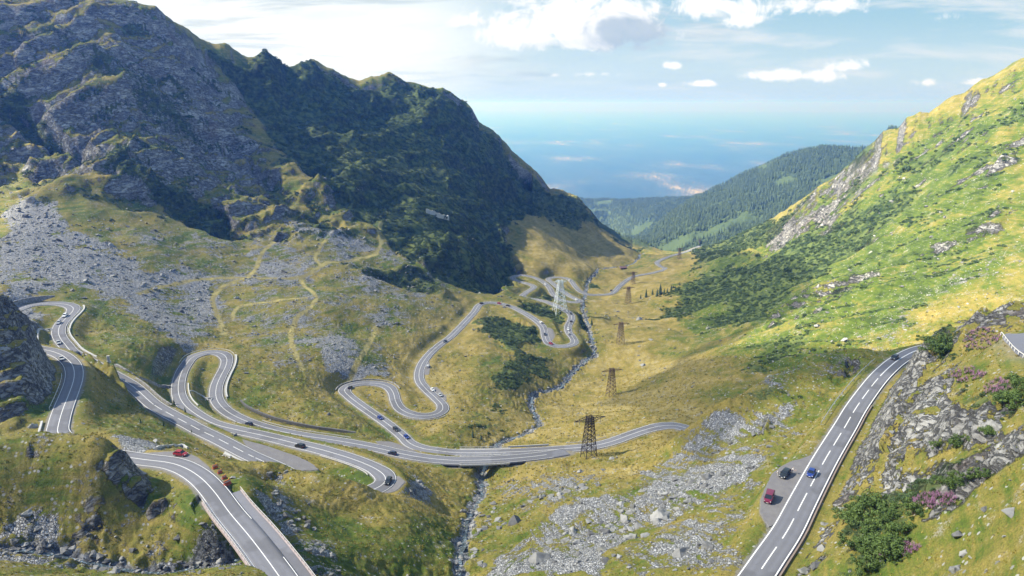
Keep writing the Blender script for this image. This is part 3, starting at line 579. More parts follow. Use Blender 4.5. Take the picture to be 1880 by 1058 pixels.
    # gravel of pull-outs and verges
    grv=t.mix(nD,(.13,.125,.125),(.25,.24,.235)); col=t.mix(t.attr('gravel'),col,grv)
    wet=t.mix(t.ss(nA,.4,.62),(.05,.052,.055),(.27,.28,.29)); col=t.mix(t.ss(t.math('ADD',t.attr('bed'),t.math('MULTIPLY',brk,1.2)),.35,.7),col,wet)
    # far country: wooded foothills, then the plain with its fields
    fo=t.mix(t.noise(P,.02,4),(.03,.055,.025),(.07,.10,.045)); col=t.mix(t.attr('forest'),col,fo)
    Q=t.mapping(P,(.00042,.00016,1.)); f1=t.noise(Q,1.,6,.62); f2=t.noise(t.mapping(P,(.0012,.00035,1)),1.,4,.6)
    fields=t.ramp(t.math('ADD',t.math('MULTIPLY',dry,.13),t.math('ADD',t.math('MULTIPLY',f1,.7),t.math('MULTIPLY',f2,.3))),[(.40,(.010,.020,.018)),(.53,(.028,.038,.024)),(.60,(.085,.080,.05)),(.70,(.44,.36,.22))])
    col=t.mix(t.attr('plain'),col,fields)
    t.set(b.inputs['Base Color'],col); b.inputs['Roughness'].default_value=.9; b.inputs['Specular IOR Level'].default_value=.2
    hgt=t.math('ADD',t.math('MULTIPLY',nA,.5),t.math('ADD',t.math('MULTIPLY',t.math('MULTIPLY',fs,t.ss(se,0,.2)),.7),t.math('MULTIPLY',t.math('MULTIPLY',fr,t.math('ADD',rb,t.ss(rc,0,.07))),2.4)))
    bump(t,b,hgt,1.,.6); return m
GROUND=ground_material()
gravel=np.maximum(pull,sstep(rd+.5*perlin(xf/1.5,yf/1.5),.55,.1)*.7)
REG['forest']=np.maximum(REG['forest'],sstep(RR,1420,1500)*(1-sstep(RR,5000,6000)))
attrs=dict(REG); attrs.pop('pl')
clear=sstep(rd,3.5,1.2)
scrub_m=REG['scrub']*(1-clear)*(1-riv)
attrs.update(cliff=sstep(RR,330,420)*(1-fw),ga=ga_,gb=gb_,path=path,gravel=np.maximum(gravel,lot*.9),bed=np.maximum(riv,gul*.9),plain=sstep(RR,4600,6000),scrub=scrub_m)
gme=mesh_from('mountain_terrain',co,gf,GROUND,True,attrs)
tag(link('mountain_terrain',gme),kind='structure')
def zmesh(x,y):
    """height of the finished ground sheet under a plan point"""
    th=math.atan2(x,y); lr=math.log(math.hypot(x,y)); i=min(max(np.searchsorted(TH,th)-1,0),nt-2); j=min(max(np.searchsorted(LR,lr)-1,0),nl-2)
    a=(th-TH[i])/(TH[i+1]-TH[i]); b_=(lr-LR[j])/(LR[j+1]-LR[j])
    return float((gz[i,j]*(1-a)+gz[i+1,j]*a)*(1-b_)+(gz[i,j+1]*(1-a)+gz[i+1,j+1]*a)*b_)
def ground_at(u,v):
    """first point of the finished ground along the ray of a photo pixel"""
    d=ray(u,v); h=math.hypot(d[0],d[1]); th=math.atan2(d[0],d[1]); k=d[2]/h
    i=min(max(np.searchsorted(TH,th)-1,0),nt-2); a=(th-TH[i])/(TH[i+1]-TH[i])
    f=(gz[i]*(1-a)+gz[i+1]*a)/np.exp(LR); wh=np.nonzero(f>=k)[0]
    j=int(wh[0]) if len(wh) else int(np.argmax(f-k-(LR>math.log(2600))*9)); 
    lr=LR[j]
    if j>0 and len(wh):
        t=(k-f[j-1])/(f[j]-f[j-1]+1e-12); lr=LR[j-1]+t*(LR[j]-LR[j-1])
    r=math.exp(lr); x,y=d[0]/h*r,d[1]/h*r; return np.array([x,y,zmesh(x,y)])
# ------------------------------------------------------------------ mesh builder
class MB:
    """collects quads and triangles; build() links them as ONE mesh object"""
    def __init__(s): s.v=[]; s.f=[]; s.m=[]
    def add(s,V,Fc,mi=0):
        o=len(s.v); s.v+= [tuple(map(float,p)) for p in V]; s.f+=[tuple(i+o for i in f) for f in Fc]; s.m+=[mi]*len(Fc); return s
    def box(s,c,size,rz=0.,mi=0,bev=0.,tilt=None):
        x,y,z=[k/2 for k in size]
        if bev>0:
            q=[(-x+bev,-y),(x-bev,-y),(x,-y+bev),(x,y-bev),(x-bev,y),(-x+bev,y),(-x,y-bev),(-x,-y+bev)]
        else: q=[(-x,-y),(x,-y),(x,y),(-x,y)]
        n=len(q); V=[(a,b,-z) for a,b in q]+[(a,b,z) for a,b in q]
        R=Matrix.Rotation(rz,3,'Z')
        if tilt is not None: R=R@tilt
        V=[Vector(c)+R@Vector(p) for p in V]
        return s.add(V,[tuple(range(n))[::-1],tuple(range(n,2*n))]+[(i,(i+1)%n,n+(i+1)%n,n+i) for i in range(n)],mi)
    def bar(s,a,b,w,h=None,mi=0):
        a=Vector(a); b=Vector(b); d=b-a; L=d.length
        if L<1e-6: return s
        h=h or w; d/=L; u=d.cross(Vector((0,0,1)))
        if u.length<1e-3: u=Vector((1,0,0))
        u.normalize(); k=u.cross(d); V=[]
        for p in (a,b):
            for i,j in ((-1,-1),(1,-1),(1,1),(-1,1)): V.append(p+u*(i*w/2)+k*(j*h/2))
        return s.add(V,[(3,2,1,0),(4,5,6,7)]+[(i,(i+1)%4,4+(i+1)%4,4+i) for i in range(4)],mi)
    def tube(s,pts,r,n=8,mi=0,caps=True):
        P=[Vector(p) for p in pts]; rr=r if hasattr(r,'__len__') else [r]*len(P); V=[]
        for i,p in enumerate(P):
            d=(P[min(i+1,len(P)-1)]-P[max(i-1,0)]).normalized(); u=d.cross(Vector((0,0,1)))
            if u.length<1e-3: u=Vector((1,0,0))
            u.normalize(); k=u.cross(d)
            for j in range(n):
                a=2*math.pi*j/n; V.append(p+(u*math.cos(a)+k*math.sin(a))*rr[i])
        Fc=[(i*n+j,i*n+(j+1)%n,(i+1)*n+(j+1)%n,(i+1)*n+j) for i in range(len(P)-1) for j in range(n)]
        if caps: Fc+=[tuple(range(n))[::-1],tuple(range((len(P)-1)*n,len(P)*n))]
        return s.add(V,Fc,mi)
    def build(s,name,mats,parent=None,smooth_=False,loc=None):
        me=bpy.data.meshes.new(name); me.from_pydata(s.v,[],s.f)
        for m in (mats if isinstance(mats,(list,tuple)) else [mats]): me.materials.append(m)
        me.polygons.foreach_set('material_index',s.m)
        if smooth_: me.polygons.foreach_set('use_smooth',[True]*len(s.f))
        me.update(); o=link(name,me,parent)
        if loc is not None: o.location=loc
        return o
def empty(name,loc,rz=0.):
    e=bpy.data.objects.new(name,None); COL.objects.link(e); e.location=loc; e.rotation_euler=(0,0,rz); e.empty_display_size=.3; return e
# ------------------------------------------------------------------ roads
def asphalt():
    m,t,b=newmat('asphalt'); P=t.new('ShaderNodeTexCoord').outputs['Object']
    n=t.noise(P,.35,5,.6); f=t.noise(P,9.,3,.7); pt=t.noise(P,.05,3)
    col=t.mix(n,(.112,.117,.142),(.182,.189,.222)); col=t.mix(t.ss(f,.35,.7,0,.5),col,(.235,.235,.245)); cr=t.vor(P,.35,'DISTANCE_TO_EDGE'); col=t.mix(t.ss(cr,.010,0,0,.3),col,(.05,.05,.055)); col=t.mix(t.ss(pt,.52,.56,0,.45),col,(.075,.075,.082))
    wr=t.attr('wheel'); col=t.mix(t.math('MULTIPLY',wr,.4),col,(.10,.10,.107))
    t.set(b.inputs['Base Color'],col); b.inputs['Roughness'].default_value=.78; bump(t,b,f,.25,.02); return m
ASPH=asphalt()
def paint_mat(name,c,wear=.5):
    m,t,b=newmat(name); P=t.new('ShaderNodeTexCoord').outputs['Object']; n=t.noise(P,2.2,4,.7)
    t.set(b.inputs['Base Color'],t.mix(t.ss(n,.58,.75,0,wear),c,(.3,.3,.31))); b.inputs['Roughness'].default_value=.65; return m
LINE=paint_mat('white_line_paint',(.74,.74,.73),.75)
CONC=plain('concrete',(.38,.37,.35),.85,0,.35,1.1)
GREYW=plain('weathered_concrete',(.44,.44,.43),.85,0,.3,.8)
STEELW=plain('painted_rail_white',(.56,.545,.53),.5,0,.2,3.)
PINK=plain('faded_pink_rail',(.40,.33,.32),.55,0,.25,2.)
GALV=plain('galvanised_steel',(.45,.46,.48),.45,.55,.2,2.)
def frames(P):
    T=np.gradient(P,axis=0); T[:,2]=0; T/=np.linalg.norm(T,axis=1,keepdims=True)+1e-9
    return T,np.c_[T[:,1],-T[:,0],np.zeros(len(P))]          # tangent, right-hand normal
FR={k:frames(ROAD[k]) for k in ROAD}
def strip(P,N,offs,zs):
    """ribbon with cross-section offsets (to the right) and heights"""
    V=np.concatenate([(P+N*o+np.array([0,0,z]))[:,None] for o,z in zip(offs,zs)],1); n=len(offs); m=len(P)
    i=np.arange(m*n).reshape(m,n); Fc=np.stack([i[:-1,:-1],i[:-1,1:],i[1:,1:],i[1:,:-1]],-1).reshape(-1,4)
    return V.reshape(-1,3),Fc
RNG={'A':(0,len(ROAD['A'])),'B':(0,len(ROAD['B'])),'C':(0,len(ROAD['C']))}
def widen(k):
    """roads are broader in the hairpins"""
    T=FR[k][0]; a=np.unwrap(np.arctan2(T[:,1],T[:,0])); cur=np.abs(np.gradient(a)); cur=np.convolve(cur,np.ones(15)/15,'same'); return 1+.16*sstep(cur,.02,.07)
WD={k:widen(k) for k in ROAD}
for k in ROAD:
    P=ROAD[k]; T,N=FR[k]; hw=(3.35 if k!='B' else 3.2)*WD[k][:,None]
    fr_=np.array([-1,-.99,-.72,-.5,-.28,0,.28,.5,.72,.99,1]); z0=np.array([-.7,0,.02,.03,.04,.05,.04,.03,.02,0,-.7])
    V=(P[:,None]+N[:,None]*(hw*fr_)[:,:,None]+np.stack([np.zeros_like(hw*fr_),np.zeros_like(hw*fr_),np.broadcast_to(z0,(len(P),11))],-1))
    i=np.arange(len(P)*11).reshape(len(P),11); Fc=np.stack([i[:-1,:-1],i[:-1,1:],i[1:,1:],i[1:,:-1]],-1).reshape(-1,4)
    wa=np.broadcast_to(np.array([0,0,.9,.1,.9,.1,.9,.1,.9,0,0]),(len(P),11))
    tag(link('road',mesh_from('road',V.reshape(-1,3),Fc,ASPH,True,{'wheel':wa.ravel()})),kind='structure')
    def line(off,w_,a,b,name='road_markings'):
        V,Fc=strip(P[a:b],N[a:b],[off-w_/2,off+w_/2],[.075]*2) if not hasattr(off,'__len__') else (None,None)
        return V,Fc
    vs=[];fs=[];o=0
    def put(offv,w_,a,b):
        global o_
        if b-a<2: return
        off=(offv*np.ones(len(P)))[a:b,None]
        V=np.concatenate([(P[a:b]+N[a:b]*(off+s_*w_/2)+np.array([0,0,.072]))[:,None] for s_ in (-1,1)],1)
        i=np.arange((b-a)*2).reshape(-1,2)+sum(len(q) for q in vs); vs.append(V.reshape(-1,3))
        fs.append(np.stack([i[:-1,0],i[:-1,1],i[1:,1],i[1:,0]],-1))
    hw1=hw[:,0]
    edge=hw1-.33
    if k=='A':
        put(-edge,.145,0,len(P)); put(edge,.145,near_px('A',440,960),len(P)-8)
        put(edge,.145,0,near_px('A',520,1010)) ;
        a,b=near_px('A',283,744),near_px('A',470,841)
        put(0,.18,0,a)
        for s_ in range(a,b,9): put(0,.2,s_,min(s_+7,b))
        put(0,.18,b,len(P)-10)
    elif k=='B':
        put(-edge,.145,0,len(P)); put(edge,.145,0,len(P)); put(0,.17,0,len(P))
    else:
        put(-edge,.28,0,len(P)); put(edge,.28,0,len(P))
        for s_ in range(4,len(P)-60,14): put(0,.26,s_,s_+11)
        put(0,.34,len(P)-60,len(P))
    tag(link('road_markings',mesh_from('road_markings',np.vstack(vs),np.vstack(fs),LINE)),kind='structure')
# paved pull-outs --------------------------------------------------------------
def apron(pts,z,mat,name,k=None):
    c=pts.mean(0); n=len(pts); Q=[]
    for i in range(n):
        for t_ in np.linspace(0,1,6,endpoint=False):
            q=pts[i]*(1-t_)+pts[(i+1)%n]*t_; Q.append(q)
    Q=np.array(Q); Q=(Q+np.roll(Q,1,0)+np.roll(Q,-1,0))/3
    jit=1+.02*np.sin(np.arange(len(Q))*1.7)+.015*np.sin(np.arange(len(Q))*.61)
    Q=c+(Q-c)*jit[:,None]; b=MB(); m=len(Q)
    zf=lambda p: z if k is None else ROAD[k][int(np.argmin(((ROAD[k][:,:2]-p[:2])**2).sum(1))),2]-.035
    Q[:,2]=[zf(q) for q in Q]; c=np.array([c[0],c[1],zf(c)])
    V=[tuple(c)]+[tuple(q) for q in Q]+[(q[0]+(q[0]-c[0])*.02,q[1]+(q[1]-c[1])*.02,q[2]-.5) for q in Q]
    b.add(V,[(0,1+i,1+(i+1)%m) for i in range(m)]+[(1+i,1+m+i,1+m+(i+1)%m,1+(i+1)%m) for i in range(m)])
    return tag(b.build(name,mat),kind='structure')
GRAV=None
def gravel_mat():
    m,t,b=newmat('worn_gravel_asphalt'); P=t.new('ShaderNodeTexCoord').outputs['Object']; n=t.noise(P,.5,5,.65); f=t.noise(P,6,4,.7)
    col=t.mix(n,(.105,.10,.11),(.21,.205,.205)); col=t.mix(t.ss(f,.5,.75,0,.6),col,(.27,.265,.255)); t.set(b.inputs['Base Color'],col); b.inputs['Roughness'].default_value=.9; bump(t,b,f,.4,.03); return m
GRAV=gravel_mat()
for (k_,_),(z,pts) in zip(PULL,PLZ): apron(pts,z-.03,GRAV,'pavement',k_)
apron(LOTP,-57.45,ASPH,'pavement')
# ------------------------------------------------------------------ bridges, walls, rails
STONE=None
def stone_mat():
    m,t,b=newmat('stone_masonry'); P=t.new('ShaderNodeTexCoord').outputs['Object']; v=t.vor(P,1.3,'F1','Color'); s_=t.new('ShaderNodeSeparateColor'); t.set(s_.inputs[0],v)
    e=t.vor(P,1.3,'DISTANCE_TO_EDGE'); n=t.noise(P,.5,4)
    col=t.mix(s_.outputs[0],(.17,.165,.16),(.36,.355,.35)); col=t.mix(t.ss(e,.07,0,0,.75),col,(.06,.06,.055)); col=t.mix(t.ss(n,.5,.7,0,.35),col,(.10,.11,.06))
    t.set(b.inputs['Base Color'],col); b.inputs['Roughness'].default_value=.9; bump(t,b,e,.6,.12); return m
STONE=stone_mat()
DARKST=plain('dark_stone',(.10,.10,.10),.9,0,.5,.9)
def wall_along(k,a,b,off,depth,th,name,label,cat,mat,top=.0,coping=None,group=None,lab_cop=None):
    """a retaining wall that follows a road edge; off = metres to the right of the centre line"""
    if a>b: a,b=b,a
    P=ROAD[k][a:b]; N=FR[k][1][a:b]; o_=off*WD[k][a:b,None]; sg=1 if off>0 else -1
    e=MB(); Q=P+N*o_; n=len(Q)
    taper=np.minimum(1,np.minimum(np.arange(n),np.arange(n)[::-1])/8.+.25)
    V=[];
    for i in range(n):
        out=N[i]*sg*th; bt=N[i]*sg*(.12*depth*taper[i])
        V+=[Q[i]+(0,0,top),Q[i]+out+(0,0,top),Q[i]+out+bt+(0,0,top-depth*taper[i]),Q[i]+(0,0,top-depth*taper[i])]
    Fc=[]
    for i in range(n-1):
        for j in range(4): Fc.append((i*4+j,i*4+(j+1)%4,(i+1)*4+(j+1)%4,(i+1)*4+j))
    Fc+=[(0,1,2,3),((n-1)*4+3,(n-1)*4+2,(n-1)*4+1,(n-1)*4)]
    e.add(V,Fc); o=e.build(name,mat); tag(o,label,cat,group)
    if coping:
        c=MB(); V=[]
        for i in range(n):
            a_=Q[i]-N[i]*sg*.05; b_=Q[i]+N[i]*sg*(th+.08)
            V+=[a_+(0,0,top+.004),b_+(0,0,top+.004),b_+(0,0,top+coping),a_+(0,0,top+coping)]
        c.add(V,Fc); c.build('coping',GREYW,o)
    return o
def rail_along(k,a,b,off,name,label,cat,kind='guard',group=None,h=.75,step=4,mat=None,pm=None):
    if a>b: a,b=b,a
    P=ROAD[k][a:b]; N=FR[k][1][a:b]; Q=P+N*(off*WD[k][a:b,None]); r=empty(name,tuple(Q[len(Q)//2])); base=Vector(Q[len(Q)//2])
    tag(r,label,cat,group); mat=mat or GALV; pm=pm or mat
    Q2=Q[::2] if len(Q)%2 else np.vstack([Q[::2],Q[-1:]])
    def sweep(z0,z1,th):
        m=MB(); V=[]
        _,NN=frames(Q2)
        for i,q in enumerate(Q2): V+=[q-NN[i]*th/2+(0,0,z0),q+NN[i]*th/2+(0,0,z0),q+NN[i]*th/2+(0,0,z1),q-NN[i]*th/2+(0,0,z1)]
        n=len(Q2); Fc=[(i*4+j,i*4+(j+1)%4,(i+1)*4+(j+1)%4,(i+1)*4+j) for i in range(n-1) for j in range(4)]+[(3,2,1,0),((n-1)*4,(n-1)*4+1,(n-1)*4+2,(n-1)*4+3)]
        m.add([Vector(v)-base for v in V],Fc); return m
    bars=[(h-.32,h,.10)] if kind=='guard' else [(h-.10,h,.12),(h*.48,h*.48+.07,.06)] if kind=='railing' else [(0.01,h,.30)]
    for z0,z1,th in bars: sweep(z0,z1,th).build('rail' if kind!='parapet' else 'parapet_wall',mat,r)
    if kind!='parapet':
        pts=Q[::step][:100]
        for q in pts:
            m=MB(); m.box(Vector(q)-base+Vector((0,0,h*.5-.25)),(.12,.12,h+.5)); m.build('post',pm,r)
    return r
# near bridge on the left ------------------------------------------------------
def bridge(k,a,b,hws,label,name,pier_at=(),depth=.9,fascia=PINK,top=None):
    hwl,hwr=hws; hw=(hwl+hwr)/2; sh=(hwr-hwl)/2
    a,b=min(a,b),max(a,b); P=ROAD[k][a:b]; T,N=FR[k][0][a:b],FR[k][1][a:b]; P=P+N*sh; c=Vector(P[len(P)//2]); e=empty(name,tuple(c)); tag(e,label,'bridge')
    m=MB(); V=[]
    for i in range(len(P)):
        for o,z in ((-hw,-.06),(hw,-.06),(hw,-.45),(hw-1.2,-depth-.5),(-hw+1.2,-depth-.5),(-hw,-.45)): V.append(Vector(P[i]+N[i]*o+np.array([0,0,z]))-c)
    n=len(P); Fc=[(i*6+j,i*6+(j+1)%6,(i+1)*6+(j+1)%6,(i+1)*6+j) for i in range(n-1) for j in range(6)]+[tuple(range(6))[::-1],tuple(range((n-1)*6,n*6))]
    m.add(V,Fc); m.build('deck',top or CONC,e)
    for s_ in (-1,1):
        m=MB(); V=[]
        for i in range(n):
            for o,z in ((hw-.30,.0),(hw+.04,.0),(hw+.04,-.5),(hw+.004,-.5)):
                V.append(Vector(P[i]+N[i]*o*s_+np.array([0,0,z+.16 if z==0 else z]))-c)
        Fc2=[(i*4+j,i*4+(j+1)%4,(i+1)*4+(j+1)%4,(i+1)*4+j) for i in range(n-1) for j in range(4)]+[(0,1,2,3),tuple(range((n-1)*4,n*4))]
        m.add(V,Fc2); m.build('kerb',fascia,e)
        q=[P[i]+N[i]*s_*(hw-.12) for i in range(0,n,1)]
        for z0,th,mt,nm in ((1.0,.10,STEELW,'handrail'),(.56,.07,fascia,'rail')):
            r=MB()
            for i in range(n-1): r.bar(Vector(q[i])-c+Vector((0,0,z0)),Vector(q[i+1])-c+Vector((0,0,z0)),th,th)
            r.build(nm,mt,e)
        for i in range(1,n-1,max(2,(n//36) or 1)):
            r=MB(); r.box(Vector(q[i])-c+Vector((0,0,.58)),(.10,.10,.85),math.atan2(T[i][1],T[i][0])); r.build('post',STEELW,e)
    for f_ in pier_at:
        i=int(f_*(n-1)); zb=min(zmesh(*P[i][:2]),P[i][2]-3)-2; hgt=P[i][2]-depth-.5-zb
        r=MB(); r.box(Vector((P[i][0],P[i][1],zb+hgt/2))-c,(1.3,hw*1.7,hgt),math.atan2(T[i][1],T[i][0]),0,.2); r.build('pier',CONC,e)
    return e
bridge('A',2,BR_A0,(4.0,5.6),'concrete road bridge with pale pink railings over the gully at lower left','road_bridge',(.04,.95),.8,PINK,ASPH)
e_=bridge('A',BR_A[0],BR_A[1],(4.,4.),'low concrete bridge with a white edge beam and a stout pier over the stream','road_bridge',(.02,.86,.98),.7,STEELW)
bridge('B',BR_B[0],BR_B[1],(4.,4.),'farther concrete bridge behind the low white-edged bridge over the stream','road_bridge',(.05,.95),.7,GREYW)
nA=lambda u,v: near_px('A',u,v); nB=lambda u,v: near_px('B',u,v); nC=lambda u,v: near_px('C',u,v)
# left-hand loop: a high grey wall under the outer edge, low walls and rails
wall_along('A',nA(134.5,563),nA(107,612),-4.6,9.5,.7,'retaining_wall','tall curved grey retaining wall under the outer edge of the top left hairpin','wall',GREYW,.1,.18)
wall_along('A',nA(107,606),nA(160,662),-4.5,2.2,.5,'retaining_wall','low grey wall along the road where four cars descend at far left','wall',GREYW,.5,.12)
rail_along('A',nA(136,566),nA(165,664),-4.1,'guard_rail','white guard rail along the outside of the top left hairpin','guard rail','guard',mat=STEELW)
wall_along('A',nA(30,568),nA(96,556),-4.9,3.6,.6,'retaining_wall','rough grey stone wall above the top of the highest left hairpin','wall',STONE,3.2)
rail_along('A',nA(136,682),nA(117,748),-4.2,'guard_rail','pale low rail along the grassy edge of the left road below the hairpin','guard rail','guard',mat=STEELW,h=.6)
wall_along('A',nA(111,768),nA(108,790),-4.6,2.5,.6,'retaining_wall','short pale wall stub beside the left road just above the grassy knoll','wall',GREYW,.5)
# straight
wall_along('A',nA(232,700),nA(300,755),-4.0,1.6,.5,'retaining_wall','low dark stone wall along the upper edge of the long straight road','wall',STONE,.9)
wall_along('A',nA(430,822),nA(514,861),4.0,3.2,.5,'retaining_wall','pale stone retaining wall under the lower edge of the long straight road','wall',STONE,.1,.12)
# second hairpin on the left
wall_along('A',nA(415,656),nA(398,735),-4.5,5.,.7,'retaining_wall','grey stone retaining wall on the outer bend of the tall left hairpin','wall',STONE,.4,.15)
rail_along('A',nA(345,666),nA(400,740),-4.2,'guard_rail','white rail round the outside of the tall left hairpin','guard rail','guard',mat=STEELW)
wall_along('A',nA(327,705),nA(345,750),4.3,2.2,.5,'retaining_wall','low grey wall on the inner curve of the tall left hairpin','wall',GREYW,.2)
wall_along('A',nA(404,746),nA(640,812),-9.0,1.2,.8,'drain_wall','long dark dry-stone drainage wall running above the road towards the bridge','wall',DARKST,.45)
rail_along('A',nA(470,780),nA(640,813),-4.1,'guard_rail','thin pale rail along the upper side of the road towards the bridge','guard rail','guard',mat=STEELW,h=.55)
rail_along('A',nA(600,829),nA(695,868),-4.3,'guard_rail','white rail on the upper edge of the hairpin beside the boulder heap','guard rail','guard',mat=STEELW,h=.6)
rail_along('A',nA(575,821),nA(690,862),-4.15,'kerb_wall','thin white kerb wall inside the lower hairpin','kerb','parapet',mat=STEELW,h=.35) if False else None
# third loop and the far bends
rail_along('B',nB(790,757),nB(655,740),4.1,'guard_rail','thin grey rail on the lower side of the looped middle road','guard rail','guard',mat=GALV,h=.55) if False else None
wall_along('B',nB(632,716),nB(722,716),-4.1,1.4,.5,'retaining_wall','low reddish stone wall round the back of the looped middle road','wall',STONE,.5)
wall_along('B',nB(752,760),nB(806,756),4.2,2.6,.5,'retaining_wall','rubble wall inside the bend of the looped middle road','wall',STONE,.1)
rail_along('B',nB(1100,816),nB(1200,786),-4.2,'guard_rail','grey steel rail along the far side of the rising road right of the bridge','guard rail','guard',mat=GALV,h=.7) 
rail_along('B',nB(1042,824),nB(1120,812),4.2,'guard_rail','row of short white posts with a rail where the two bridge roads join','guard rail','guard',mat=STEELW,h=.7,step=5)
rail_along('B',nB(960,829),nB(800,827),-4.0,'parapet','concrete parapet along the far side of the farther bridge','parapet','parapet',mat=GREYW,h=.8) if False else None
rail_along('B',nB(930,830),nB(1010,826),4.2,'divider_wall','low concrete wall between the two roads at the bridge','wall','parapet',mat=GREYW,h=.8)
# right-hand road
rail_along('C',nC(1548,790),nC(1640,668),-6.4,'wire_fence','low wire fence on thin posts beside the top of the right-hand road','fence','railing',mat=GALV,h=.8,step=5)
wall_along('C',nC(1395,1050),nC(1580,738),3.6,.8,.35,'kerb','long brownish concrete kerb along the rocky side of the right-hand road','kerb',plain('brown_kerb',(.24,.19,.16),.9,0,.3,1.),.22)
# free-standing walls laid over the ground
def ground_wall(line,th,h,name,label,mat,step=1.5,bury=1.2):
    P=resample(np.array([ground_at(u,v) for u,v in line]),step)
    P=np.array([(p[0],p[1],zmesh(p[0],p[1])) for p in P]); P[:,2]=np.convolve(np.r_[P[:2,2],P[:,2],P[-2:,2]],np.ones(5)/5,'valid')
    T,N=frames(P); m=MB(); V=[]
    for i in range(len(P)):
        hh=h*(1+.12*math.sin(i*1.3)+.08*math.sin(i*2.9))
        for o,z in ((-th/2-.15,-bury),(th/2+.15,-bury),(th/2,hh),(-th/2,hh)): V.append(P[i]+N[i]*o+np.array([0,0,z]))
    n=len(P); m.add(V,[(i*4+j,i*4+(j+1)%4,(i+1)*4+(j+1)%4,(i+1)*4+j) for i in range(n-1) for j in range(4)]+[(3,2,1,0),((n-1)*4,(n-1)*4+1,(n-1)*4+2,(n-1)*4+3)])
    return tag(m.build(name,mat),label,'wall')
ground_wall([(212,672),(240,685),(270,700),(300,712),(314,712)],.9,1.1,'stone_wall','old dark stone wall slanting down the slope left of the tall hairpin',STONE)
ground_wall([(782,391),(800,396),(824,404)],1.2,4.5,'avalanche_wall','small pale avalanche wall high among the dark scrub',GREYW)
ground_wall([(287,823),(310,821),(335,821),(345,824)],.5,.7,'parapet_wall','pale concrete parapet behind the parked red car',GREYW,1.,.6)
ground_wall([(347,719),(368,726),(383,735)],.5,.5,'drain_wall','narrow pale drain channel wall between the legs of the tall hairpin',GREYW,1.,.8)
ground_wall([(60,603),(78,605),(90,609)],.5,.6,'drain_wall','narrow pale drain wall inside the top left hairpin',GREYW,1.,.8)
# ------------------------------------------------------------------ stones and plants
ROCKM=None
def rock_material():
    m,t,b=newmat('boulder_rock'); P=t.new('ShaderNodeTexCoord').outputs['Object']; oi=t.new('ShaderNodeObjectInfo').outputs['Random']
    PP=t.vmath('ADD',P,t.new('ShaderNodeObjectInfo').outputs['Location']); n=t.noise(PP,1.3,5,.65); n2=t.noise(PP,.5,3)
    col=t.ramp(t.math('ADD',t.math('MULTIPLY',n,.6),t.math('MULTIPLY',oi,.4)),[(.25,(.07,.072,.075)),(.5,(.165,.168,.168)),(.75,(.31,.312,.305))])
    col=t.mix(t.ss(n2,.55,.72,0,.5),col,(.17,.17,.12)); t.set(b.inputs['Base Color'],col); b.inputs['Roughness'].default_value=.88; bump(t,b,n,.5,.08); return m
ROCKM=rock_material()
import bmesh
def rock_mesh(seed,flat=.6,npt=16):
    r=random.Random(seed); bm=bmesh.new()
    for i in range(npt):
        p=Vector((r.gauss(0,1),r.gauss(0,1),r.gauss(0,1))).normalized()*r.uniform(.8,1.05); bm.verts.new((p.x*.62,p.y*.46,p.z*.46*flat+.12))
    res=bmesh.ops.convex_hull(bm,input=bm.verts); 
    for v in list(bm.verts):
        if not v.link_faces: bm.verts.remove(v)
    bmesh.ops.triangulate(bm,faces=bm.faces); bmesh.ops.subdivide_edges(bm,edges=bm.edges,cuts=2,use_grid_fill=True)
    for v in bm.verts:
        n=perlin(np.array([v.co.x*4+seed,v.co.z*5.]),np.array([v.co.y*4+v.co.z*3,v.co.x*3+seed]))
        v.co*=1+.10*float(n[0])+.05*float(n[1])
    me=bpy.data.meshes.new('boulder'); bm.to_mesh(me); bm.free(); me.materials.append(ROCKM); return me
ROCKS=[rock_mesh(i,[.55,.8,1.,.4,.7,.9,.5,1.1][i],[14,16,18,13,15,20,12,16][i]) for i in range(8)]
def leafmat(name,dark,light,sat=.0,rough=.65):
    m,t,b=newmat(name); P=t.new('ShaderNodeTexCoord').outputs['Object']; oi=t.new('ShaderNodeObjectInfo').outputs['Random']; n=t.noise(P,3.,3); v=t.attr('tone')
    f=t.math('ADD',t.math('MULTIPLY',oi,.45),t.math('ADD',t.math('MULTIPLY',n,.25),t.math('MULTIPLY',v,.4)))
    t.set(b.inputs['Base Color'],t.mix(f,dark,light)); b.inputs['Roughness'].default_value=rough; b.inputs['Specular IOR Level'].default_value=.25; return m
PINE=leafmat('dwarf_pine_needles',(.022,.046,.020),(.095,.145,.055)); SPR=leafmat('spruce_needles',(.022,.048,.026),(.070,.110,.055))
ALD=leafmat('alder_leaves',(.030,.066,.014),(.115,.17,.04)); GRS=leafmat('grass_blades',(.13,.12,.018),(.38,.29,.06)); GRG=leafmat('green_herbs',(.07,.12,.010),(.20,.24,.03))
FIRE=leafmat('fireweed_petals',(.20,.08,.17),(.42,.21,.36)); BARK=plain('bark',(.10,.075,.055),.9,0,.3,4.)
def tri_cloud(name,tris,mat,tones=None):
    V=np.array(tris,np.float32).reshape(-1,3); Fc=np.arange(len(V)).reshape(-1,3); at={'tone':np.repeat(np.asarray(tones,np.float32),3)} if tones is not None else None
    return mesh_from(name,V,Fc,mat,False,at)
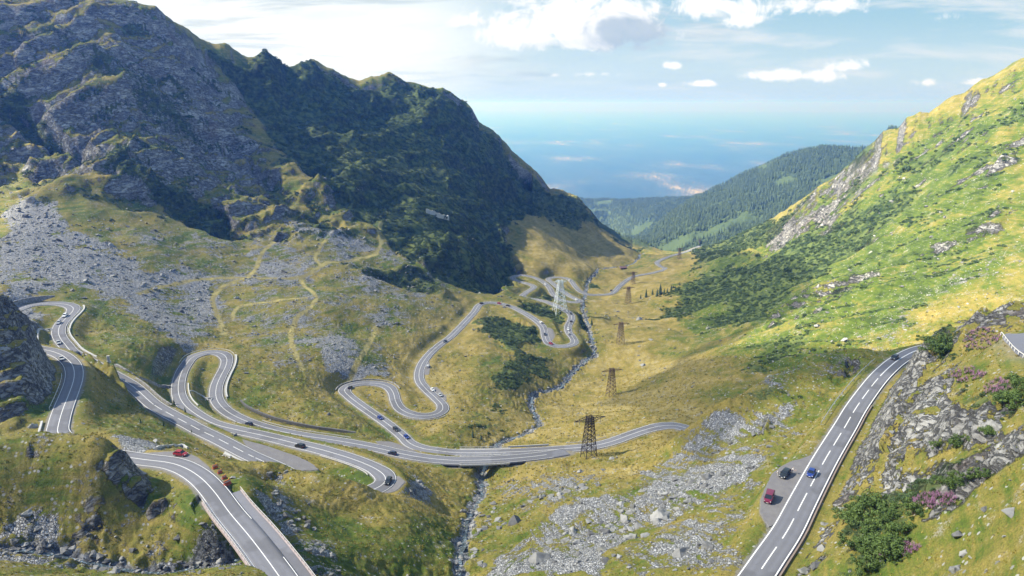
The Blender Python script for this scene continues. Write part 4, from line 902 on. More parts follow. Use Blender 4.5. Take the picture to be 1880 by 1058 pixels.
def pine_clump(seed,n=64):
    """a low dome of upturned needle sprays"""
    r=random.Random(seed); T=[];tn=[]
    for i in range(n):
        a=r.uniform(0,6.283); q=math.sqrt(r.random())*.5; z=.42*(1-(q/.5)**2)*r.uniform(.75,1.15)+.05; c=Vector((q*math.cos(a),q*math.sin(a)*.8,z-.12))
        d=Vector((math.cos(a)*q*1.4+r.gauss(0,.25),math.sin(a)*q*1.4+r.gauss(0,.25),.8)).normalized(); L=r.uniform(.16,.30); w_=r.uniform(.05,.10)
        u=d.cross(Vector((r.gauss(0,1),r.gauss(0,1),.3))).normalized(); k=d.cross(u); tip=c+d*L; tone=min(1,max(0,(z-.05)/.45+r.gauss(0,.15)))  # higher sprays get a paler tone: lit tips put into the colour
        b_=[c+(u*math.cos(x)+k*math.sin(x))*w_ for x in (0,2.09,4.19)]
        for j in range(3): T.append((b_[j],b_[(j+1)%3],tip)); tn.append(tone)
    return tri_cloud('pine_clump',T,PINE,tn)
def spruce_parts(seed,layers=9,seg=9):
    r=random.Random(seed); T=[];tn=[]
    for l in range(layers):
        f=l/(layers-1); z=.10+.86*f; R=.20*(1-f)**.85+.012; h=.17*(1-.5*f)
        n=max(5,int(seg*(1-f*.4))); a0=r.uniform(0,6.28)
        for j in range(n):
            a=a0+6.283*j/n; rr=R*r.uniform(.7,1.2); da=3.1416/n*1.25; dz=r.uniform(-.03,.01)
            T.append(((0,0,z+h*.55),(rr*math.cos(a-da)*.75,rr*math.sin(a-da)*.75,z-h*.25),(rr*math.cos(a),rr*math.sin(a),z-h*.55+dz)))
            T.append(((0,0,z+h*.55),(rr*math.cos(a),rr*math.sin(a),z-h*.55+dz),(rr*math.cos(a+da)*.75,rr*math.sin(a+da)*.75,z-h*.25))); t_=r.uniform(.1,.9); tn+=[t_,min(1,t_+.15)]
    return tri_cloud('crown',T,SPR,tn)
def tuft(seed,mat,n=11,h=.55,w_=.07,spread=.30):
    r=random.Random(seed); T=[];tn=[]
    for i in range(n):
        a=r.uniform(0,6.283); b_=Vector((r.gauss(0,.13),r.gauss(0,.13),-.05)); d=Vector((math.cos(a)*spread,math.sin(a)*spread,1)).normalized(); u=Vector((-math.sin(a),math.cos(a),0)); L=h*r.uniform(.6,1.2)
        T.append((b_-u*w_,b_+u*w_,b_+d*L+Vector((math.cos(a)*.1,math.sin(a)*.1,-.06)))); tn.append(r.random())
    return tri_cloud('tuft',T,mat,tn)
def scatter(name,kindlabel,pts,scl,rot,meshes,cat=None):
    """ONE stuff object: points that carry instanced copies (geometry nodes)"""
    n=len(pts); me=bpy.data.meshes.new(name); me.vertices.add(n); me.vertices.foreach_set('co',np.ascontiguousarray(pts,np.float32).ravel())
    a=me.attributes.new('scl','FLOAT_VECTOR','POINT'); a.data.foreach_set('vector',np.ascontiguousarray(scl,np.float32).ravel())
    a=me.attributes.new('rot','FLOAT_VECTOR','POINT'); a.data.foreach_set('vector',np.ascontiguousarray(rot,np.float32).ravel())
    a=me.attributes.new('pick','INT','POINT'); a.data.foreach_set('value',rng.integers(0,len(meshes),n).astype(np.int32))
    o=link(name,me); tag(o,kindlabel,cat,None,'stuff')
    c=bpy.data.collections.new(name+'_kinds')
    for m in meshes: c.objects.link(bpy.data.objects.new(name+'_kind',m))
    g=bpy.data.node_groups.new(name,'GeometryNodeTree'); g.interface.new_socket('Geometry',in_out='INPUT',socket_type='NodeSocketGeometry'); g.interface.new_socket('Geometry',in_out='OUTPUT',socket_type='NodeSocketGeometry')
    N=g.nodes; gi=N.new('NodeGroupInput'); go=N.new('NodeGroupOutput'); ip=N.new('GeometryNodeInstanceOnPoints'); ci=N.new('GeometryNodeCollectionInfo'); mp=N.new('GeometryNodeMeshToPoints')
    ci.inputs['Collection'].default_value=c; ci.inputs['Separate Children'].default_value=True; ci.inputs['Reset Children'].default_value=True
    def at(nm,ty):
        q=N.new('GeometryNodeInputNamedAttribute'); q.data_type=ty; q.inputs['Name'].default_value=nm; return q.outputs['Attribute']
    L=g.links; L.new(gi.outputs[0],mp.inputs['Mesh']); L.new(mp.outputs[0],ip.inputs['Points']); L.new(ci.outputs[0],ip.inputs['Instance']); ip.inputs['Pick Instance'].default_value=True
    L.new(at('pick','INT'),ip.inputs['Instance Index']); L.new(at('scl','FLOAT_VECTOR'),ip.inputs['Scale']); L.new(at('rot','FLOAT_VECTOR'),ip.inputs['Rotation']); L.new(ip.outputs[0],go.inputs[0])
    md=o.modifiers.new('instances','NODES'); md.node_group=g; return o
# cells of the ground a plant or stone may stand on
CELL=(np.gradient(TH)[:,None]*np.gradient(LR)[None])*RR**2
VIS=(np.abs(TT)<math.radians(45))
# a cell the photographer can see: nothing nearer stands higher along its azimuth
_el=gz/RR; SEEN=_el>=(np.maximum.accumulate(_el,axis=1)-.012)
def sample(dens,cap):
    p=(dens*CELL*VIS*SEEN).ravel(); tot=p.sum(); n=int(min(tot,cap))
    if n<1: return np.zeros((0,3)),np.zeros(0,int)
    cs=np.cumsum(p); k=np.minimum(np.searchsorted(cs,rng.random(n)*cs[-1]),len(p)-1); i,j=k//nl,k%nl; i=np.clip(i,0,nt-2); j=np.clip(j,0,nl-2)
    a=rng.random(n);b_=rng.random(n)
    z=(gz[i,j]*(1-a)+gz[i+1,j]*a)*(1-b_)+(gz[i,j+1]*(1-a)+gz[i+1,j+1]*a)*b_
    th=TH[i]+(TH[i+1]-TH[i])*a; r=np.exp(LR[j]+(LR[j+1]-LR[j])*b_); return np.stack([r*np.sin(th),r*np.cos(th),z],-1),k
brkA=fbm(xf,yf,7.,4,.6,51.); brkB=fbm(xf,yf,28.,4,.6,71.); brkC=fbm(xf,yf,3.,2,.6,91.)
openg=sstep(rd,1.3,3.)*(1-sstep(REG['pl'],.1,.4))*(1-lot)
def rots(n,tilt=.35): return np.stack([rng.normal(0,tilt,n),rng.normal(0,tilt,n),rng.uniform(0,6.283,n)],-1)
# dwarf pine
dpm=sstep(scrub_m*np.where(left,.86,1.)+np.where(left,.75,.5)*brkB+.3*brkA,.40,.62)*openg*(scrub_m>.08)*(RR<1420)
szf=lambda P,a,b,c: np.clip(np.hypot(P[:,0],P[:,1])*a,b,c)
P_,k_=sample(dpm*np.clip(14./(RR*.0052)**2*.095,.03,.7),95000)
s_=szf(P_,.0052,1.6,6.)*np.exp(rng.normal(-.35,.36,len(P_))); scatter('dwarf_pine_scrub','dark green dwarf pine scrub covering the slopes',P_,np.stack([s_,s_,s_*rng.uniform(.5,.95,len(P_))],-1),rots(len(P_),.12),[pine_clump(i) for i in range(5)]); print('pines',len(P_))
# single small shrubs dotted over the grass
P_,k_=sample(.0045*openg*sstep(brkB+.3*brkA,.2,.6)*(RR<700)*(1-REG['rock'])*(RR>120),1500)
s_=szf(P_,.0035,.9,2.6)*rng.uniform(.6,1.3,len(P_)); scatter('low_shrubs','small dark shrubs dotted over the grassy slopes',P_,np.stack([s_,s_,s_*.8],-1),rots(len(P_),.12),[pine_clump(20+i,40) for i in range(3)])
# loose stones
sm=sstep(REG['scree']+.42*brkA+.25*brkC,.45,.7)*openg*(1-path)*(RR<1300)
P_,k_=sample(sm*np.where(RR<340,.75,.22)*np.clip(340/RR,.3,1.),46000)
s_=np.exp(rng.normal(-.55,.5,len(P_)))*szf(P_,.0034,.8,2.3); scatter('scree_stones','loose grey stones of the scree slopes',P_-np.array([0,0,.05]),np.stack([s_,s_*rng.uniform(.6,1.2,len(P_)),s_*rng.uniform(.5,1.,len(P_))],-1),rots(len(P_)),ROCKS)
fm=openg*(1-path)*(.014+.06*sstep(brkB+.4*brkA,.15,.6)*(1+1.5*left*(RR>330))+.05*REG['rock'])*(RR<800)*(1-REG['scrub'])
P_,k_=sample(fm*np.clip(300/RR,.2,1.4),34000)
s_=np.exp(rng.normal(-.5,.5,len(P_)))*szf(P_,.0030,.6,1.8); scatter('field_stones','pale stones lying scattered in the grass',P_-np.array([0,0,.05]),np.stack([s_,s_*rng.uniform(.6,1.2,len(P_)),s_*rng.uniform(.5,1.,len(P_))],-1),rots(len(P_)),ROCKS)
bm_=np.maximum(riv,gul)*openg
P_,k_=sample(bm_*.5*np.clip(300/RR,.1,1.3),9000)
s_=np.exp(rng.normal(-.35,.5,len(P_)))*szf(P_,.0034,.8,2.); scatter('stream_stones','wet grey stones in the stream beds',P_,np.stack([s_,s_*rng.uniform(.6,1.2,len(P_)),s_*rng.uniform(.5,1.,len(P_))],-1),rots(len(P_)),ROCKS)
# grass tussocks near by
gm=openg*(RR<480)*(1-sstep(REG['scree'],.3,.7))*(1-.85*sstep(REG['rock'],.3,.8))*(1-bm_)
P_,k_=sample(gm*np.clip((200/RR)**2,.15,1.6)*.9*sstep(brkC+.6*brkA,-.35,.4),125000)
s_=szf(P_,.0042,.6,1.3)*rng.uniform(.6,1.4,len(P_)); kk_=rng.random(len(P_))<(.25+.4*REG['lush'].ravel()[k_]-.25*REG['dry'].ravel()[k_])
for nm,lab,q,ms in (('grass_tussocks','ochre grass tussocks on the near slopes',~kk_,[tuft(i,GRS) for i in range(4)]),('green_grass','green herbs and grass on the near slopes',kk_,[tuft(9+i,GRG,12,.42,.09,.5) for i in range(4)])):
    scatter(nm,lab,P_[q],np.stack([s_[q]]*3,-1),rots(q.sum(),.15),ms)
# spruce forest of the far hills
fmk=sstep(REG['forest'],.5,.9)*(RR>1350)*(RR<5000)*sstep(fbm(xf,yf,180,3,.5,5.)+.35,-.2,.1)
P_,k_=sample(fmk*.03,30000)
s_=rng.uniform(9,17,len(P_)); scatter('spruce_forest','dense spruce forest on the far blue-green hill',P_-np.array([0,0,.8]),np.stack([s_,s_,s_],-1),rots(len(P_),.03),[spruce_parts(i,7,6) for i in range(4)])
# fireweed
FW=[((1800,624),(34,20),85),((1775,690),(34,14),55),((1832,712),(24,16),50),((1716,922),(40,14),60),((1640,1012),(46,14),80)]
T=[];tn=[]; r_=random.Random(5); FP=[]
for (u,v),(hw_,hh_),cnt in FW:
    for i in range(int(cnt*1.5)):
        a=r_.uniform(0,6.283); q=math.sqrt(r_.random()); FP.append(ground_at(u+hw_*q*math.cos(a)-hh_*.4*q*math.sin(a),v+hh_*q*math.sin(a)))
def spire(seed):
    r=random.Random(seed); T=[];tn=[]
    for s in range(5):
        bx,by=r.gauss(0,.16),r.gauss(0,.16); H=r.uniform(.75,1.15)
        for i in range(16):
            z=H*(.35+.65*i/15); a=r.uniform(0,6.283); w_=.11*(1.1-i/16); c=Vector((bx,by,z)); d=Vector((math.cos(a),math.sin(a),.3)); k=Vector((-math.sin(a),math.cos(a),.2))
            T.append((c,c+d*w_+k*w_*.5,c+d*w_-k*w_*.5+Vector((0,0,w_*.4)))); tn.append(r.random())
    return tri_cloud('spire',T,FIRE,tn)
FP=np.array(FP); s_=rng.uniform(.8,1.35,len(FP)); scatter('fireweed_flowers','pink fireweed in bloom among the right-hand rocks',FP,np.stack([s_]*3,-1),rots(len(FP),.1),[spire(i) for i in range(3)])
s_=rng.uniform(.8,1.4,len(FP)); scatter('fireweed_leaves','green fireweed stems and leaves under the pink flowers',FP,np.stack([s_]*3,-1),rots(len(FP),.1),[tuft(30+i,ALD,14,.7,.06,.3) for i in range(3)])

def pull_clear(u,v):
    p=ground_at(u,v); i=min(max(np.searchsorted(TH,math.atan2(p[0],p[1])),0),nt-1); j=min(max(np.searchsorted(LR,math.log(math.hypot(p[0],p[1]))),0),nl-1); return openg[i,j]>.8
# ------------------------------------------------------------------ single boulders one can point at
def boulder(u,v,size,label,k,group=None,flat=1.,rz=None,sy=1.,name='boulder'):
    p=ground_at(u,v); o=link(name,ROCKS[k%8]); d=math.hypot(*p[:2]); s=size
    o.location=(p[0],p[1],p[2]-.08*s); o.scale=(s,s*sy,s*flat); o.rotation_euler=(random.gauss(0,.15),random.gauss(0,.15),random.uniform(0,6.28) if rz is None else rz); tag(o,label,'boulder',group); return o
for u,v,s,k,fl,rz,sy,lab in [
 (990,1030,9.5,3,1.1,.5,1.,'largest grey slab boulder at the bottom of the scree, beside the stream'),(945,962,7.5,1,1.2,1.2,.9,'tall pale slab leaning on the upslope side of the largest boulder'),
 (1213,950,9.,5,.9,.6,1.,'big pale rounded boulder half-way up the foreground scree'),(1145,958,5.,2,1.3,1.9,.7,'narrow upright pale rock left of the big rounded scree boulder'),
 (1250,1018,8.,3,1.,.7,.7,'long white-topped flat slab in the lower right of the scree'),(1300,1005,5.5,4,1.,.2,1.,'blocky blue-grey boulder right of the long white-topped slab'),
 (963,930,4.5,0,.9,.3,1.,'lone angular boulder in the grass above the scree foot'),(1142,975,2.4,1,.9,0,1.,'small pale round stone in the ochre grass of the scree'),
 (914,955,4.2,6,.9,1.,1.,'grey boulder beside the stream bend at the foot of the scree'),(850,940,3.6,2,1.1,0,1.,'white upright stone on the left bank of the stream'),
 (1042,903,5.5,4,.9,.4,1.,'broad grey boulder in the middle of the rock heap below the pylon'),(1068,893,4.6,0,.9,1.2,1.,'grey block at the right of the rock heap below the pylon'),(1065,868,3.6,5,1.2,.2,1.,'dark top block of the rock heap below the pylon'),
 (1432,856,2.2,0,.8,.1,1.,'grey boulder at the upper end of the gravel pull-out behind the black car'),(1444,842,2.6,5,.6,.6,1.,'flat pale boulder topmost by the pull-out above the black car'),
 (1500,1040,4.5,3,1.,.3,.8,'pale flat slab beside the kerb at the bottom of the right-hand road'),(1510,1010,3.6,1,1.,.9,1.,'white cracked block in the rock pile right of the road bottom'),(1478,1050,4.,6,.8,.2,1.,'bluish flat slab at the bottom edge right of the road'),
 (1810,935,2.6,3,.8,.4,.8,'pale flat stone alone in the grass at lower right'),(1760,985,3.,5,1.,.4,1.,'dark jagged rock in the lower right grass'),(1770,1018,2.4,2,1.,.4,1.,'grey pointed rock near the bottom right corner'),(1755,1048,3.,7,1.,.4,1.,'dark rock cut by the bottom edge at right'),(1855,945,3.6,1,1.1,.2,1.,'dark lump of rock at the right edge of the lower grass'),
 (1845,985,1.2,0,.9,.2,1.,'small white stone right of the dark jagged rock'),(1695,818,2.4,3,.9,.2,1.,'white flat block on the reddish rock face at right'),
 (1640,795,2.8,1,.9,.3,.6,'dark shadowed rock under the reddish face beside the road'),
 (48,945,4.,1,1.1,.4,1.,'pale rounded boulder on the lower left grass slope'),(118,1012,5.,4,.8,.1,.9,'broad dark boulder in the gully at lower left'),(105,1023,2.8,2,1.2,.1,1.,'pale upright stone below the broad dark gully boulder'),(185,1048,4.,3,.9,.1,1.,'black wet slab at the bottom edge of the gully'),(205,1052,2.8,0,.9,.1,1.,'dark block right of the black wet slab'),
 (325,988,2.8,1,1.,.1,1.,'grey boulder in the gully left of the bridge'),(243,1010,3.,4,.8,.7,1.,'grey flat boulder midway along the gully'),(70,972,2.6,5,1.,.5,1.,'pale boulder at the left of the dark gully bank'),
 (427,878,2.2,5,.8,.3,1.,'pale boulder next to the orange barriers by the bridge'),(557,952,3.2,7,.8,2.4,.6,'long dark boulder on the grass right of the near bridge'),(495,872,3.2,2,1.1,0,1.,'dark boulder at the head of the stone gully right of the bridge'),
 (535,966,2.8,3,.7,0,1.,'pale flat boulder in the stone gully right of the bridge'),(60,785,3.6,2,1.2,.4,1.,'grey upright rock between knoll and left road'),
 (1180,672,6.5,1,1.,.3,1.,'lone white boulder in the ochre meadow right of the stream'),(317,678,2.2,0,.8,.3,1.,'white block on the outside of the tall left hairpin'),(1500,600,6.,5,1.,.2,1.,'pale boulder under the sunlit crag on the right slope')]:
    boulder(u,v,s*.72,lab,k,None,fl,rz,sy)
for zone,lab,grp,cnt,smin,smax in [
 ([(1000,1000),(1130,930),(1250,860),(1400,770),(1450,760),(1400,850),(1250,940),(1120,1040)],'angular grey block among many on the foreground scree','blocks on the foreground scree',70,1.6,3.4),
 ([(840,1050),(850,1000),(880,930),(900,900),(930,960),(900,1040)],'grey boulder lodged in the stream bed below the bridge','boulders in the lower stream bed',26,1.3,2.8),
 ([(980,905),(1080,870),(1110,890),(1040,915),(960,925)],'grey boulder of the heap in the grass below the pylon','rock heap below the pylon',18,1.4,3.),
 ([(735,888),(770,882),(785,900),(750,910)],'dark boulder of the heap beside the lower hairpin','boulder heap beside the lower hairpin',16,1.2,2.4),
 ([(400,790),(440,800),(445,810),(415,800)],'pale boulder of the row between the straight and the hairpin road','boulder row between two roads',16,1.1,2.),
 ([(20,990),(150,1010),(300,1035),(420,1020),(420,1045),(200,1050),(20,1010)],'grey boulder in the dark gully at lower left','boulders in the lower left gully',30,1.1,2.6),
 ([(495,900),(520,900),(590,985),(620,1030),(560,1010)],'grey stone block in the gully right of the near bridge','blocks in the gully right of the bridge',26,1.,2.4),
 ([(20,400),(120,420),(300,510),(280,550),(100,530),(10,470)],'pale block on the wide left scree slope','blocks on the left scree slope',28,2.,4.2),
 ([(1510,900),(1600,860),(1560,960),(1500,1040)],'pale block at the foot of the right-hand rock face','blocks under the right-hand rock face',22,.9,2.)]:
    Q=np.array(zone,float); c=Q.mean(0); got=0; rr_=random.Random(len(lab))
    while got<cnt:
        u,v=rr_.uniform(Q[:,0].min(),Q[:,0].max()),rr_.uniform(Q[:,1].min(),Q[:,1].max()); ins=False
        for i in range(len(Q)):
            (ax,ay),(bx,by)=Q[i],Q[i-1]
            if (ay>v)!=(by>v) and u<(bx-ax)*(v-ay)/(by-ay)+ax: ins=not ins
        if not ins: continue
        got+=1
        if pull_clear(u,v): boulder(u,v,rr_.uniform(smin,smax),lab,rr_.randrange(8),grp,rr_.uniform(.7,1.1))

# ------------------------------------------------------------------ single spruces and bushes
SPC=[spruce_parts(100+i,12,11) for i in range(3)]
tb=MB(); tb.tube([(0,0,-.06),(0,0,.4),(0,0,.93)],[.028,.02,.004],7)
_t=tb.build('trunk',BARK); TRUNKME=_t.data; bpy.data.objects.remove(_t)
def spruce(u,v,h,label,k=0,group=None):
    p=ground_at(u,v); e=empty('spruce_tree',tuple(p),random.uniform(0,6.28)); e.scale=(h,h,h); tag(e,label,'spruce',group)
    link('crown',SPC[k%3],e); link('trunk',TRUNKME,e); return e
for i,(u,v,hp) in enumerate([(1206,545,16),(1212,540,22),(1219,541,13),(1232,534,12),(1186,546,17),(1198,541,12),(1176,548,9),(1225,538,10),(1240,533,9),(1248,524,8)]):
    p=ground_at(u,v); h=hp/F*(p[1]*CT-p[2]*ST); spruce(u,v,h,'dark spruce in the loose row at the foot of the right slope',i,'spruces at the foot of the right slope')
for u,v,hp,lab in [(868,803,16,'small dark conifer on the bank above the bridge, left of its twin'),(883,807,13,'small dark conifer on the bank above the bridge, right of its twin'),(300,782,13,'round dark conifer below the long straight road'),(258,777,12,'small conifer on the slope above the pull-out with the red car'),(320,744,14,'dark young spruce between the straight road and the tall hairpin'),(340,757,11,'short spruce right of the dark young spruce by the hairpin'),(352,795,8,'tiny dark spruce at the lower edge of the straight road'),(1086,597,15,'dark spruce standing above the pine patch by the stream'),(1028,577,13,'slim spruce beside the white pylon')]:
    p=ground_at(u,v); spruce(u,v,hp/F*(p[1]*CT-p[2]*ST),lab,int(u))
def bush_mesh(seed,n=1300):
    r=random.Random(seed); T=[];tn=[]; lobes=[(Vector((r.gauss(0,.30),r.gauss(0,.30),r.uniform(.2,.75))),r.uniform(.10,.32)) for _ in range(13)]
    for i in range(n):
        c,R=lobes[r.randrange(13)]; d=Vector((r.gauss(0,1),r.gauss(0,1),r.gauss(0,1))).normalized(); p=c+d*R*(r.random()**.3)
        if p.z<.02: continue
        a=Vector((r.gauss(0,1),r.gauss(0,1),r.gauss(0,.6))).normalized(); b_=a.cross(d); s=r.uniform(.035,.07); 
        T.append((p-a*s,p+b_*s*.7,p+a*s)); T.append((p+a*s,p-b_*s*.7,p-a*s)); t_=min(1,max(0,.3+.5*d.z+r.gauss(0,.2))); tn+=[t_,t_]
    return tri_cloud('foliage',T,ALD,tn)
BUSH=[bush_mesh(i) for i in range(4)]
sb=MB()
for i in range(5):
    a=i*1.26; sb.tube([(0,0,-.1),(math.cos(a)*.12,math.sin(a)*.12,.25),(math.cos(a)*.3,math.sin(a)*.3,.6)],[.022,.016,.006],5)
_t=sb.build('stems',BARK); STEMME=_t.data; bpy.data.objects.remove(_t)
def bush(u,v,wpx,label,k,group=None):
    p=ground_at(u,v); s=wpx/F*(p[1]*CT-p[2]*ST)/1.15; e=empty('alder_bush',tuple(p),random.uniform(0,6.28)); e.scale=(s,s,s*random.uniform(.7,.95)); tag(e,label,'bush',group)
    link('foliage',BUSH[k%4],e); link('stems',STEMME,e)
rr_=random.Random(3)
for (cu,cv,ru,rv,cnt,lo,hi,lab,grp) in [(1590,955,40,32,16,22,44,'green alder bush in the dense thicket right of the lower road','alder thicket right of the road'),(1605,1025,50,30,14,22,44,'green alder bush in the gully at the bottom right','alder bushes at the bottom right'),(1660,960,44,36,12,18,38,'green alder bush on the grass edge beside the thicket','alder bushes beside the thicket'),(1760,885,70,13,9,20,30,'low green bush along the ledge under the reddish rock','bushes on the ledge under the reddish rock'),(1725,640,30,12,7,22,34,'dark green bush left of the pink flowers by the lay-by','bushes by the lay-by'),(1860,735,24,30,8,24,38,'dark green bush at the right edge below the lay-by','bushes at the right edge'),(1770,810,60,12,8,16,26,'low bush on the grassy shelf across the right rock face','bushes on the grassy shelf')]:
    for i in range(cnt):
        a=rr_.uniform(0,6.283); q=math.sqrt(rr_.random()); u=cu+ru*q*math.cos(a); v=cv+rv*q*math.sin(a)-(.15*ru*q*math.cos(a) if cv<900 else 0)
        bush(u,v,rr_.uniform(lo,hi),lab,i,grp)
# ------------------------------------------------------------------ water of the stream
def water():
    m,t,b=newmat('stream_water'); P=t.new('ShaderNodeTexCoord').outputs['Object']; n=t.noise(P,1.3,4,.7)
    t.set(b.inputs['Base Color'],t.mix(t.ss(n,.5,.66),(.05,.07,.08),(.30,.38,.46))); b.inputs['Roughness'].default_value=.18; bump(t,b,n,.5,.15); return m
def ribbon(name,P,w_,mat):
    Q=P.copy(); Q[:,2]=[zmesh(p[0],p[1]) for p in P]; Q[:,2]=np.convolve(np.r_[[Q[0,2]]*2,Q[:,2],[Q[-1,2]]*2],np.ones(5)/5,'valid'); T,N=frames(Q)
    wid=w_*(.75+.5*np.abs(np.sin(np.arange(len(Q))*.37))); off=np.sin(np.arange(len(Q))*.23)*.8
    V=np.concatenate([(Q+N*((off+s_*wid/2)[:,None])+np.array([0,0,.22]))[:,None] for s_ in (-1,1)],1).reshape(-1,3)
    i=np.arange(len(V)).reshape(-1,2); tag(link(name,mesh_from(name,V,np.stack([i[:-1,0],i[:-1,1],i[1:,1],i[1:,0]],-1),mat,True)),kind='structure')
WAT=water(); ribbon('stream_water',RVP,1.6,WAT); ribbon('stream_water',GUL,.9,WAT)
# ------------------------------------------------------------------ lattice pylons
RUST=plain('rusted_steel',(.105,.066,.055),.75,.2,.35,.8); DARKS=plain('dark_steel',(.035,.03,.03),.6,.3,.3,.8); WHITS=plain('white_painted_steel',(.62,.68,.72),.5,.1,.15,.8); GLASSY=plain('insulator',(.35,.42,.42),.3)
def pylon(u,v,h,label,mat,wb=.14,wt=.062,arm=.39,rz=.45,arm_h=.90,sec=.011,armtop=False):
    p=ground_at(u,v); e=empty('lattice_pylon',tuple(p),rz); tag(e,label,'pylon'); s_=max(.13,h*sec*.8); B=h*wb;Tp=h*wt
    def hw_(z): return B+(Tp-B)*min(1,(z/h)**.9)
    C=((-1,-1),(1,-1),(1,1),(-1,1))
    for i,j in C:
        m=MB(); zs=np.linspace(-1.2,h,6); 
        for a,b in zip(zs[:-1],zs[1:]):
            m.bar((i*hw_(max(a,0)),j*hw_(max(a,0)),a),(i*hw_(b),j*hw_(b),b),s_*1.35)
        m.build('leg',mat,e)
    m=MB(); zs=[0]; st=h*.19
    while zs[-1]<h*.97: zs.append(min(h,zs[-1]+st)); st*=.84
    for a,b in zip(zs[:-1],zs[1:]):
        for q in range(4):
            (i,j),(k,l)=C[q],C[(q+1)%4]; A=hw_(a);Bb=hw_(b)
            m.bar((i*A,j*A,a),(k*Bb,l*Bb,b),s_*.75); m.bar((k*A,l*A,a),(i*Bb,j*Bb,b),s_*.75); m.bar((i*Bb,j*Bb,b),(k*Bb,l*Bb,b),s_*.75)
    m.build('bracing',mat,e)
    za=h*arm_h; A=hw_(za)
    for sg in (-1,1):
        m=MB(); tip=Vector((sg*h*arm,0,za+.02*h)); n=5
        for j in (-1,1):
            b0=Vector((sg*A,j*A,za)); t0=Vector((sg*hw_(za+h*.07),j*hw_(za+h*.07),za+h*.075)); m.bar(b0,tip,s_*.9); m.bar(t0,tip,s_*.8)
            for k in range(1,n): m.bar(b0.lerp(tip,k/n),t0.lerp(tip,(k-.5)/n),s_*.55)
        for k in range(n): m.bar(Vector((sg*A,-A,za)).lerp(tip,k/n),Vector((sg*A,A,za)).lerp(tip,k/n),s_*.55)
        m.build('crossarm',mat,e)
        m=MB()
        for f in (.98,.62):
            q=Vector((sg*A,0,za)).lerp(tip,f); m.tube([q+Vector((0,0,-.02*h*k)) for k in range(6)],[.09,.16,.09,.16,.09,.05],7)
        m.build('insulators',GLASSY,e)
    return e
pylon(1081,838,19.2,'nearest pylon, dark steel lattice standing on the grass in front of the rising road',DARKS,rz=.38,sec=.0125)
pylon(1122,726,18.9,'rusty lattice pylon on the ochre meadow, second up the line from the dark one',RUST,rz=.3)
pylon(1139,632,18.9,'rusty lattice pylon beside the stream bend opposite the hairpin',RUST,rz=.3)
pylon(1153,557,18.9,'rusty lattice pylon just below the road bend in the valley',RUST,rz=.3,sec=.012)
pylon(1162,521,15.5,'small rusty lattice pylon standing against the straight valley road',RUST,rz=.3,sec=.014)
pylon(1247,476,17.5,'faint small pylon by the last bend of the valley road',RUST,rz=.3,sec=.014)
pylon(1284,452,15.5,'farthest tiny pylon where the valley road leaves the valley',RUST,rz=.3,sec=.014)
pylon(1028,573,31.5,'tall white painted lattice pylon straddling the hairpin road',WHITS,wb=.19,wt=.05,arm=.19,rz=.25,arm_h=.93,sec=.0105)
# ------------------------------------------------------------------ vehicles
def carpaint(name,c,rough=.28):
    m,t,b=newmat(name); b.inputs['Base Color'].default_value=c4(c); b.inputs['Roughness'].default_value=rough; b.inputs['Coat Weight'].default_value=.6; b.inputs['Coat Roughness'].default_value=.08
    P=t.new('ShaderNodeTexCoord').outputs['Object']; n=t.noise(P,3.,3); t.set(b.inputs['Base Color'],t.mix(n,tuple(k*.86 for k in c),tuple(min(1,k*1.08) for k in c))); return m
PAINT={k:carpaint('car_paint_'+k,c) for k,c in dict(blue=(.012,.035,.22),black=(.012,.013,.016),maroon=(.16,.012,.045),red=(.30,.012,.025),white=(.78,.79,.80),silver=(.42,.44,.46),grey=(.12,.125,.135),navy=(.015,.022,.055)).items()}
GLS,_t,_b=newmat('car_glass'); _b.inputs['Base Color'].default_value=(.018,.024,.03,1); _b.inputs['Roughness'].default_value=.06
TYRE=plain('tyre_rubber',(.018,.018,.018),.9); RIM=plain('wheel_rim',(.42,.43,.44),.35,.6); LAMP=plain('headlight_glass',(.75,.77,.78),.12); TAIL=plain('tail_light',(.35,.015,.012),.2); BLK=plain('black_trim',(.02,.02,.022),.6); PLATE=plain('number_plate',(.75,.75,.72),.5)
SPEC={'hatch':dict(L=4.0,W=1.74,zb=[(2.0,.56,.66),(1.92,.70,.78),(1.45,.86,.85),(.85,.95,.87),(0,.97,.88),(-1.1,1.0,.87),(-1.7,1.02,.84),(-1.95,.95,.78),(-2.0,.6,.74)],gh=[(.98,.97,.80),(.28,1.42,.64),(-.5,1.47,.65),(-1.3,1.44,.63),(-1.86,1.02,.70)],wb=(1.25,-1.25),wr=.31),
 'estate':dict(L=4.6,W=1.82,zb=[(2.3,.56,.66),(2.22,.74,.8),(1.6,.92,.89),(.95,1.0,.91),(0,1.03,.91),(-1.4,1.05,.9),(-2.0,1.05,.87),(-2.25,.95,.8),(-2.3,.6,.76)],gh=[(1.1,1.02,.83),(.35,1.50,.68),(-.6,1.56,.69),(-1.7,1.52,.67),(-2.15,1.06,.76)],wb=(1.4,-1.35),wr=.34),
 'van':dict(L=4.9,W=1.92,zb=[(2.45,.6,.72),(2.4,.85,.84),(1.9,1.05,.94),(1.5,1.15,.96),(0,1.18,.96),(-1.5,1.18,.96),(-2.3,1.18,.95),(-2.42,1.1,.93),(-2.45,.6,.9)],gh=[(1.75,1.15,.88),(.95,1.86,.78),(0,1.93,.80),(-1.8,1.92,.80),(-2.4,1.2,.90)],wb=(1.55,-1.45),wr=.34)}
